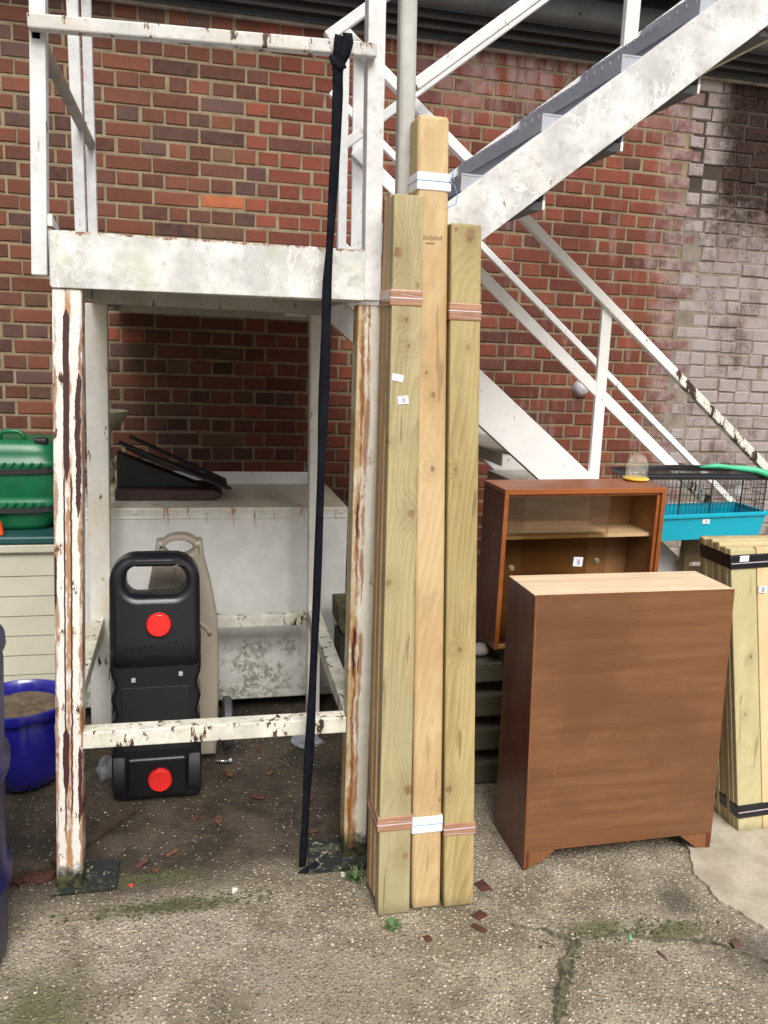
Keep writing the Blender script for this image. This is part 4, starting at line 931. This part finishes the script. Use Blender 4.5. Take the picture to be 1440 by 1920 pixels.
label(gcab, 1.3667, .8626, .036, .034, R(-4), Y0 + .006); 
def film_(name, amt, col=(.75, .77, .80), rough=.25):
    t = NT(name); tr = t.n('BsdfTransparent'); mx = t.n('MixShader'); t.inp(mx.inputs[0], t.math('ADD', amt, t.math('MULTIPLY', t.ss(t.noise(40, None, 4, .7), .5, .7), .25), True))
    t.fin(col, rough, 0, .6); t.L(tr.outputs[0], mx.inputs[1]); t.L(t.b.outputs[0], mx.inputs[2]); t.L(mx.outputs[0], t.t.nodes['Material Output'].inputs[0]); return t.m
# dome food bowl on the cabinet
dm = thing('hamster_dome', (1.765, -1.655, 1.10), 'clear plastic dome with yellow base beside the glass cabinet top', 'dome')
yx, yy_, yz = 1.655, -1.690, 1.1335
dm.location = (yx, yy_, yz)
MB().lathe([(0, 0), (.038, 0), (.048, .006), (.048, .010), (.040, .014), (0, .014)], (yx, yy_, yz), 36).build('base', plain('yellow_plastic', (.75, .48, .06), .35), dm, smooth=True)
MB().lathe([(.040, .015), (.041, .045), (.038, .072), (.028, .092), (.014, .101), (0, .103)], (yx, yy_, yz), 36).build('clear_dome', film_('dome_plastic', .16, (.75, .74, .66)), dm, smooth='all')

# ------------------------------------------------------------------ pile of old boards and stones under it
oldw = wood('old_grey_board', (.11, .10, .068), (.045, .038, .024), 1.2, [], 20, axis='x', stretch=.1, seed=9, rough=.85, green=(.055, .058, .03))
random.seed(5); zz = 0; ix = 0
for h_, gap in ((.085, .05), (.085, .05), (.085, .05), (.075, .0)):
    tag(MB().hexa([(.80, -1.82, zz), (1.78, -1.80, zz), (1.78, -1.62, zz), (.80, -1.62, zz), (.80, -1.82, zz + h_), (1.78, -1.80, zz + h_), (1.78, -1.62, zz + h_), (.80, -1.62, zz + h_)]).build('old_board', oldw, bevel=.006, org=(1.29, -1.72, zz)),
        ['grey weathered board, lowest of the pile behind the brown cabinet', 'grey weathered board second from the ground behind the brown cabinet', 'grey weathered board third from the ground behind the brown cabinet', 'grey weathered board on top of the pile, carrying loose stones'][ix], 'board', 'weathered boards stacked under the glass cabinet')
    if gap:
        for kx, nm in ((.95, 'left'), (1.6, 'right')):
            tag(MB().box(kx - .04, kx + .04, -1.80, -1.63, zz + h_, zz + h_ + gap).build('wooden_spacer', oldw, bevel=.003, org=(kx, -1.7, zz + h_)),
                'small wooden block at the %s end between the %s two boards of the old pile' % (nm, ['lowest', 'middle', 'top'][ix]), 'block', 'blocks between the weathered boards')
    zz += h_ + gap; ix += 1
rock = plain('pale_rock', (.30, .275, .235), .9, .3, 25, bump=.8)
for cx_, r_, lb in ((.985, .040, 'pale stone on the top board beside the leaning post'), (1.06, .034, 'smaller stone wedged under the corner of the glass cabinet'), (1.55, .033, 'hidden grey stone under the far end of the glass cabinet')):
    m = MB().blob((cx_, -1.74, zz + r_ * .72), r_, (1.2, 1, .75), 2, .10); 
    for v in m.b.verts: v.co.z = min(max(v.co.z, zz), .552 if cx_ > 1.05 else 9)
    if cx_ < 1.5: tag(m.build('stone', rock, smooth='all', org=(cx_, -1.74, zz)), lb, 'stone', 'stones on the old boards')
    else: m.b.free()
tag(MB().box(1.12, 1.66, -1.83, -1.64, zz, .5505).build('wooden_block', oldw, bevel=.004, org=(1.4, -1.7, zz)), 'flat wooden packer directly under the glass cabinet', 'block')

# ------------------------------------------------------------------ hamster cage and the crate carrying it
cg = thing('hamster_cage', (1.97, -1.49, .86), 'hamster cage with turquoise tray, black wire top and clear bottle', 'cage')
teal = plain('turquoise_plastic', (.0, .36, .50), .32, .06, 6); wire = plain('black_wire', (.012, .012, .013), .4)
cx0, cx1, cy0, cy1 = 1.70, 2.325, -1.60, -1.385
def ring(m, x0, x1, y0, y1, z): return [m.b.verts.new(p) for p in ((x0, y0, z), (x1, y0, z), (x1, y1, z), (x0, y1, z))]
m = MB(); L_ = [(.018, .868), (.004, .962), (-.004, .963), (-.004, .978), (.008, .978), (.014, .955), (.024, .876)]
rg = [ring(m, cx0 + i, cx1 - i, cy0 + i, cy1 - i, z + 0) for i, z in L_]
for A, B in zip(rg, rg[1:]):
    for k in range(4): m.b.faces.new((A[k], A[(k + 1) % 4], B[(k + 1) % 4], B[k]))
m.b.faces.new(rg[0][::-1]); m.b.faces.new(rg[-1])
m.shear(lambda v: (v[0], v[1], v[2] + (v[0] - 1.9) * .03)); tray = m.build('tray', teal, cg, bevel=.002)
label(cg, 2.045, .950, .032, .018, 0, cy0 + .0045); label(cg, 1.825, .928, .012, .016, 0, cy0 + .006, False)
m = MB(); zt_ = 1.132
for i in range(34):
    x = cx0 + .02 + (cx1 - cx0 - .04) * i / 33
    for y in (cy0 + .015, cy1 - .015): m.tube([(x, y, 0.975 + (x - 1.9) * .03), (x, y, zt_)], .0009, 5)
for i in range(18):
    y = cy0 + .02 + (cy1 - cy0 - .04) * i / 17
    for x in (cx0 + .015, cx1 - .015): m.tube([(x, y, .975), (x, y, zt_)], .0009, 5)
for z in (1.02, 1.06, 1.10): 
    m.tube([(cx0 + .015, cy0 + .015, z), (cx1 - .015, cy0 + .015, z), (cx1 - .015, cy1 - .015, z), (cx0 + .015, cy1 - .015, z), (cx0 + .015, cy0 + .015, z)], .0011, 5)
for x in (cx0 + .22, cx0 + .36, cx0 + .50, cx1 - .015): m.tube([(x, cy0 + .013, .970 + (x - 1.9) * .03), (x, cy0 + .013, zt_)], .0024, 6)
m.build('wire_sides', wire, cg)
m = MB()       # domed mesh roof
Nx, Ny = 62, 24
def dome(u, v): return (cx0 + .01 + (cx1 - cx0 - .02) * u, cy0 + .01 + (cy1 - cy0 - .02) * v, zt_ + .008 + .022 * math.sin(math.pi * u) ** .6 * math.sin(math.pi * v) ** .7)
for i in range(Nx + 1): m.tube([dome(i / Nx, j / 10) for j in range(11)], .0012, 4)
for j in range(Ny + 1): m.tube([dome(i / 16, j / Ny) for i in range(17)], .0012, 4)
m.tube([(cx0 + .01, cy0 + .01, zt_), (cx1 - .01, cy0 + .01, zt_), (cx1 - .01, cy1 - .01, zt_), (cx0 + .01, cy1 - .01, zt_), (cx0 + .01, cy0 + .01, zt_)], .006, 8)
m.build('wire_roof', wire, cg)
MB().box(cx0 + .008, cx1 - .008, cy0 + .006, cy0 + .010, zt_ - .012, zt_ + .014).build('roof_frame', bl, cg, bevel=.002)
m = MB().lathe([(0, 0), (.016, 0), (.018, .012), (.018, .04), (.012, .055), (.007, .062), (0, .062)], (2.205, cy0 + .05, 1.045), 20); m.build('water_bottle', film_('bottle_plastic', .5), cg, smooth='all')
MB().tube([(2.205, cy0 + .05, 1.045), (2.200, cy0 + .05, 1.025)], .005, 8).build('bottle_cap', plain('white_cap', (.6, .62, .65), .4), cg)
crump = film_('clear_film', .25)
m = MB(); random.seed(9)
for i in range(10): m.blob((1.84 + .045 * i, cy0 + .06 + random.uniform(0, .06), .925 + random.uniform(0, .03)), .030, (1.3, 1, .45), 1, .45)
m.build('clear_tube', crump, cg)
m = MB().tube([(2.02, -1.55, 1.165), (2.09, -1.56, 1.172), (2.14, -1.57, 1.168), (2.19, -1.58, 1.165), (2.25, -1.595, 1.160), (2.30, -1.615, 1.145), (2.312, -1.62, 1.12), (2.308, -1.62, 1.10)], [.004, .011, .009, .012, .012, .014, .014, .008], 10)
tag(m.build('plastic_strip', plain('mint_green_plastic', (.05, .50, .25), .3, .15), smooth='all', org=(2.15, -1.57, 1.16)), 'mint green plastic strip lying across the black cage roof', 'strip')
crate = thing('wooden_crate', (2.19, -1.5, 0), 'plain wooden crate hidden under the turquoise hamster cage', 'crate')
cw = wood('crate_wood', (.36, .27, .15), (.24, .16, .08), 2, [], 20, axis='x', seed=14, rough=.8)
for k in range(6):
    for y in (-1.59, -1.415): MB().box(2.07, 2.32, y, y + .012, .03 + .14 * k, .15 + .14 * k).build('slat', cw, crate, bevel=.002)
for x in (2.075, 2.29):
    for y in (-1.577, -1.44): MB().box(x, x + .024, y, y + .024, 0, .866).build('corner_post', cw, crate)

# ------------------------------------------------------------------ bundle of boards at the right edge
fb = thing('board_bundle', (1.90, -2.2, 0), 'black-taped bundle of pale green fence boards at the right edge', 'timber')
bA = wood('pale_green_board', (.50, .44, .25), (.38, .32, .16), 1.83, [(1.845, .62, .006), (1.838, .42, .005)], 34, seed=15, green=(.42, .39, .20), contrast=.8)
bB = wood('pale_pine_board', (.66, .50, .29), (.52, .36, .18), 1.96, [(1.93, .70, .005)], 28, seed=17, green=(.58, .43, .24), contrast=.7)
bC = wood('brown_green_board', (.46, .36, .19), (.32, .22, .11), 1.8, [], 30, seed=19)
def fbx(name, xb, xt, w_, yb, yt, d, z1, mat, z0=0):
    m = MB(); m.hexa([(xb, yb, z0), (xb + w_, yb, z0), (xb + w_, yb + d, z0), (xb, yb + d, z0), (xt, yt, z1), (xt + w_, yt, z1), (xt + w_, yt + d, z1), (xt, yt + d, z1)]); return m.build(name, mat, fb, bevel=.003)
fbx('board', 1.842, 1.742, .095, -2.27, -2.17, .019, .985, bA); fbx('board', 1.938, 1.838, .125, -2.272, -2.172, .019, .99, bB); fbx('board', 2.065, 1.965, .1, -2.27, -2.17, .019, .98, bA)
for k in range(1, 9):
    fbx('board', 1.842 - .0025 * (k % 3), 1.742 - .002 * (k % 2), .32, -2.27 + .0196 * k, -2.17 + .0196 * k, .0192, .985 + random.uniform(-.004, .006) + (.006 if k > 2 else 0), [bC, bA][k % 2] if k % 3 else bB)
bt = plain('black_tape', (.010, .010, .014), .22, .2, 20)
def fband(z0, z1, name='tape'):
    def pt_(z, e): k = z / .985; return (1.842 - .1 * k - e, -2.272 + .1 * k - e)
    e = .004; a0, a1 = pt_(z0, e), pt_(z1, e)
    m = MB(); m.hexa([(a0[0], a0[1], z0), (2.170 - .1 * z0 / .985, a0[1], z0 + .012), (2.170 - .1 * z0 / .985, a0[1] + .175, z0 + .012), (a0[0], a0[1] + .175, z0), (a1[0], a1[1], z1), (2.170 - .1 * z1 / .985, a1[1], z1 + .012), (2.170 - .1 * z1 / .985, a1[1] + .175, z1 + .012), (a1[0], a1[1] + .175, z1)]); return m.build(name, bt, fb, bevel=.004)
fband(.918, .965); fband(.055, .10); 
for z in (.938, .078):
    k = z / .985; m = MB(); m.bar((1.842 - .1 * k - .004, -2.272 + .1 * k - .0055, z), (2.12 - .1 * k, -2.272 + .1 * k - .0055, z + .012), .003, .002); m.build('tape_crease', tape_line, fb)
label(fb, 1.790, .955, .034, .020, R(2), -2.182, False); label(fb, 1.868, .850, .030, .024, R(-8), -2.1915)
# wooden trough hanging behind the right post
tag(MB().prism([(.598, .556), (.70, .556), (.70, .42), (.625, .42), (.600, .47)], -1.32, -1.16).build('wooden_trough', plain('mossy_wood', (.070, .068, .030), .9, .5, 30, bump=.8), bevel=.005, org=(.65, -1.24, .42)), 'dark mossy wooden trough behind the rusty right post', 'trough')
tag(MB().box(.61, .69, -1.31, -1.17, 0, .419).build('wooden_block', plain('dark_block', (.04, .035, .025), .9, .4), bevel=.005, org=(.65, -1.24, 0)), 'dark block carrying the mossy trough behind the right post', 'block')

# ------------------------------------------------------------------ litter on the ground
def gz(x, y): return mno.fractal(Vector((x * 1.7, y * 1.7, 0)), 1, 2, 5) * .006 + mno.noise(Vector((x * 22, y * 22, 3))) * .0016 - .004
tag(MB().bar((-.40, -2.06, gz(-.4, -2.06) + .012), (-.185, -1.80, gz(-.185, -1.8) + .012), .035, .018, (0, 0, 1)).build('wood_offcut', plain('dark_offcut', (.055, .035, .020), .85, .4, 20), bevel=.002, org=(-.29, -1.93, 0)), 'dark strip of wood on the dirt beside the left rusty post', 'offcut')
lm = [plain('dead_leaf_a', (.085, .032, .018), .8, .4, 40), plain('dead_leaf_b', (.13, .055, .025), .8, .4, 40)]
random.seed(31)
leaf_at = [(.02, -1.88, 'between the black container and the strap, left of the pair'), (.10, -1.90, 'between the black container and the strap, right of the pair'), (.24, -1.78, 'left of the strap at half its distance to the back'), (.30, -1.62, 'just behind the strap on the dark dirt'), (.44, -1.60, 'beside the clear plastic behind the rusty right post'), (.42, -1.82, 'left of the rusty right post, level with its knee brace'), (.40, -2.02, 'at the back edge of the right base plate'),
  (-.10, -2.14, 'nearest the moss in front of the black container'), (-.14, -2.10, 'next to the tiny red bit right of the left base plate'), (-.05, -2.06, 'right of the dark wood strip under the landing'), (.28, -1.42, 'furthest back, under the rear brace'), (-.42, -2.12, 'touching the left side of the rusty left post'), (-.48, -2.10, 'between the blue barrel and the rusty left post'), (.15, -1.60, 'just in front of the steel bolt')]
for i, (x, y, where) in enumerate(leaf_at):
    m = MB(); z = gz(x, y) + .002; n = 7; a0 = random.uniform(0, 6.3); L1 = random.uniform(.016, .032); W1 = L1 * random.uniform(.35, .6)
    rowv = []
    for k in range(n + 1):
        t_ = k / n; w2 = W1 * math.sin(math.pi * min(1, t_ * .97 + .03)) ** .8 * random.uniform(.75, 1.15); q = []
        for sgn in (-1, 0, 1):
            lx, ly = (t_ - .5) * 2 * L1, sgn * w2; zz_ = z + abs(sgn) * .006 * random.uniform(.3, 1.5) + .004 * t_ * t_
            q.append(m.b.verts.new((x + lx * math.cos(a0) - ly * math.sin(a0), y + lx * math.sin(a0) + ly * math.cos(a0), zz_)))
        rowv.append(q)
    for A, B in zip(rowv, rowv[1:]):
        for j in range(2): m.b.faces.new((A[j], A[j + 1], B[j + 1], B[j]))
    o = m.build('dead_leaf', lm[i % 2], org=(x, y, z)); o.modifiers.new('s', 'SOLIDIFY').thickness = .0008
    tag(o, 'curled dead leaf ' + where, 'leaf', 'dead leaves under the stair landing')
fm = plain('maroon_flake', (.075, .026, .018), .7, .3, 30)
for i, (x, y, lx, ly, rz, lb) in enumerate([(.8694, -2.3816, .020, .024, .3, 'square maroon flake on the concrete nearest the brown cabinet'), (.8150, -2.507, .018, .015, .5, 'darker maroon flake right of the foot of the shortest post'), (.795, -2.560, .010, .024, .7, 'long narrow maroon flake, front one right of the leaning timbers'), (.640, -2.575, .010, .012, .1, 'small maroon flake in front of the tallest leaning post')]):
    c_, s2 = math.cos(rz), math.sin(rz); z = gz(x, y)
    m = MB(); m.prism([(x + (a1 * lx * c_ - b1 * ly * s2) * random.uniform(.8, 1.1), y + (a1 * lx * s2 + b1 * ly * c_) * random.uniform(.8, 1.1)) for a1, b1 in ((-1, -1), (1, -1), (1, 1), (-1, 1))], z, z + .004, 'z')
    tag(m.build('paint_flake', fm, org=(x, y, z)), lb, 'flake', 'maroon flakes on the concrete')
def litter(name, x, y, r, sc, mat, lb, cat, grp=None, jit=.3, sub=1):
    tag(MB().blob((x, y, gz(x, y) + r * sc[2] * .6), r, sc, sub, jit).build(name, mat, org=(x, y, gz(x, y))), lb, cat, grp)
whs = plain('white_stone', (.62, .60, .54), .7, .15, 40); brs = plain('brown_stone', (.10, .055, .04), .8, .3, 40)
litter('stone', .1322, -2.2722, .012, (1, .8, .7), whs, 'white stone on the mossy line in front of the landing', 'stone')
litter('stone', -.167, -2.195, .007, (1, 1, .7), plain('red_bit', (.70, .05, .03), .5), 'tiny bright red bit right of the left base plate', 'stone')
litter('stone', 1.4849, -2.7486, .016, (1.3, .8, .6), brs, 'brown stone lump by the crack near the right edge', 'stone')
litter('twig', 1.255, -2.748, .012, (1.6, .4, .4), brs, 'short dark twig on the slab below the crack', 'twig')
litter('plastic_scrap', 1.205, -2.665, .013, (.5, 1.3, .3), plain('mint_scrap', (.12, .42, .27), .4), 'mint green plastic scrap lying in the mossy crack', 'scrap')
litter('stone', .105, -2.80, .016, (1.3, .8, .5), brs, 'dark brown clod low in the middle of the bare concrete', 'stone')
litter('stone', .46, -2.255, .010, (1, .8, .8), whs, 'pale chip beside the foot of the rusty right post', 'stone')
film = film_('plastic_film', .22, (.5, .53, .58))
tag(MB().blob((.47, -1.42, .028), .055, (1.2, .8, .5), 2, .35).build('plastic_bag', film, org=(.47, -1.42, 0)), 'crumpled clear plastic behind the right rusty post', 'plastic bag')
tag(MB().blob((-.292, -1.56, .04), .040, (.7, .8, 1.1), 2, .35).build('plastic_bag', film, org=(-.29, -1.56, 0)), 'crumpled clear plastic left of the black drain container', 'plastic bag')
MBt = MB().tube([(.10, -1.51, .012), (.15, -1.52, .012)], .004, 8); MBt.blob((.158, -1.522, .016), .010, (1, 1, 1), 2, .05)
tag(MBt.build('bolt', plain('bright_steel', (.6, .62, .65), .25, .1, metal=.8), smooth='all', org=(.13, -1.52, 0)), 'shiny steel bolt on the dirt right of the black container', 'bolt')
bkm = plain('rotten_bark', (.060, .022, .012), .9, .5, 40, bump=1)
random.seed(12); m = MB()
for x, y, r_ in ((-.50, -2.12, .030), (-.46, -2.115, .028), (-.43, -2.12, .026), (-.405, -2.11, .024)): m.blob((x, y, .004), r_, (1.3, .8, .45), 2, .25)
tag(m.build('bark_piece', bkm, org=(-.45, -2.115, 0)), 'crumbling reddish piece of bark left of the rusty left post', 'bark')
# weeds
def weed(x, y, n, h_, sp, lb, leafy):
    random.seed(int(x * 1000)); m = MB(); z = gz(x, y)
    for i in range(n):
        a_ = random.uniform(0, 6.28); r0 = random.uniform(0, sp * .3); hh = h_ * random.uniform(.4, 1); L1 = sp * random.uniform(.5, 1)
        bx, by = x + r0 * math.cos(a_), y + r0 * math.sin(a_); prev = None; wd = .0035 if not leafy else .006
        for k in range(5):
            t_ = k / 4; p = Vector((bx + math.cos(a_) * L1 * t_, by + math.sin(a_) * L1 * t_, z + hh * math.sin(t_ * 2.2))); w2 = wd * (1 - t_ * .85) if not leafy else wd * math.sin(math.pi * (t_ * .9 + .1))
            nn_ = Vector((-math.sin(a_), math.cos(a_), 0)) * w2; cur = (m.b.verts.new(p + nn_), m.b.verts.new(p - nn_))
            if prev: m.b.faces.new((prev[0], prev[1], cur[1], cur[0]))
            prev = cur
    o = m.build('weed', plain('weed_green', (.07, .13, .035), .6, .35, 50)); 
    for v in o.data.vertices: v.co -= Vector((x, y, z))
    o.location = (x, y, z); tag(o, lb, 'weed')
weed(.495, -2.28, 26, .035, .05, 'green grass tuft between rusty post and leaning timbers', False)
weed(.555, -2.505, 22, .012, .028, 'tiny low green weed in front of the leaning timbers', True)
# moss tufts in the damp patches and along the crack
random.seed(41); mt = MB()
for i in range(900):
    q = random.random()
    if q < .45: x, y = random.gauss(-.05, .13), random.gauss(-2.31, .018)
    elif q < .62: x, y = random.gauss(-.10, .10), random.gauss(-2.17, .02)
    elif q < .8: u_ = random.random(); x, y = .87 + .17 * u_ + random.gauss(0, .008), -2.914 + .256 * u_ + random.gauss(0, .008)
    else: x, y = random.gauss(1.22, .12), random.gauss(-2.645, .016)
    r_ = random.uniform(.002, .005); z = gz(x, y)
    bmesh.ops.create_icosphere(mt.b, subdivisions=1, radius=r_, matrix=Matrix.Translation((x, y, z)) @ Matrix.Diagonal((1.4, 1, .7, 1)))
tag(mt.build('moss', plain('moss_green', (.060, .066, .028), .95, .5, 200), smooth='all'), 'small dark green moss tufts in the damp patches and cracks of the concrete', 'moss', None, 'stuff')
# loose grit
random.seed(77)
gr = MB(); lay = gr.b.loops.layers.float_color.new('Col'); gr_cols = [(.42, .37, .27), (.60, .57, .49), (.35, .28, .18), (.20, .15, .11), (.10, .08, .06), (.60, .55, .42)]
for i in range(2600):
    x = random.uniform(-.75, 2.0); y = random.uniform(-3.25, -1.2)
    if x > 1.6 and random.random() < .8: continue
    r_ = random.choice([.0012, .0016, .002, .003]) * random.uniform(.7, 1.3); c = random.choice(gr_cols)
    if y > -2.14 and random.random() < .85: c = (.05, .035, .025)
    z = gz(x, y); nv = len(gr.b.faces)
    m_ = Matrix.Translation((x, y, z + r_ * .25)) @ Matrix.Rotation(random.uniform(0, 6), 4, 'Z') @ Matrix.Diagonal((random.uniform(.8, 1.6), 1, .6, 1))
    vs = bmesh.ops.create_icosphere(gr.b, subdivisions=1, radius=r_, matrix=m_)['verts']
    for f in {f for v in vs for f in v.link_faces}:
        for l in f.loops: l[lay] = (*c, 1)
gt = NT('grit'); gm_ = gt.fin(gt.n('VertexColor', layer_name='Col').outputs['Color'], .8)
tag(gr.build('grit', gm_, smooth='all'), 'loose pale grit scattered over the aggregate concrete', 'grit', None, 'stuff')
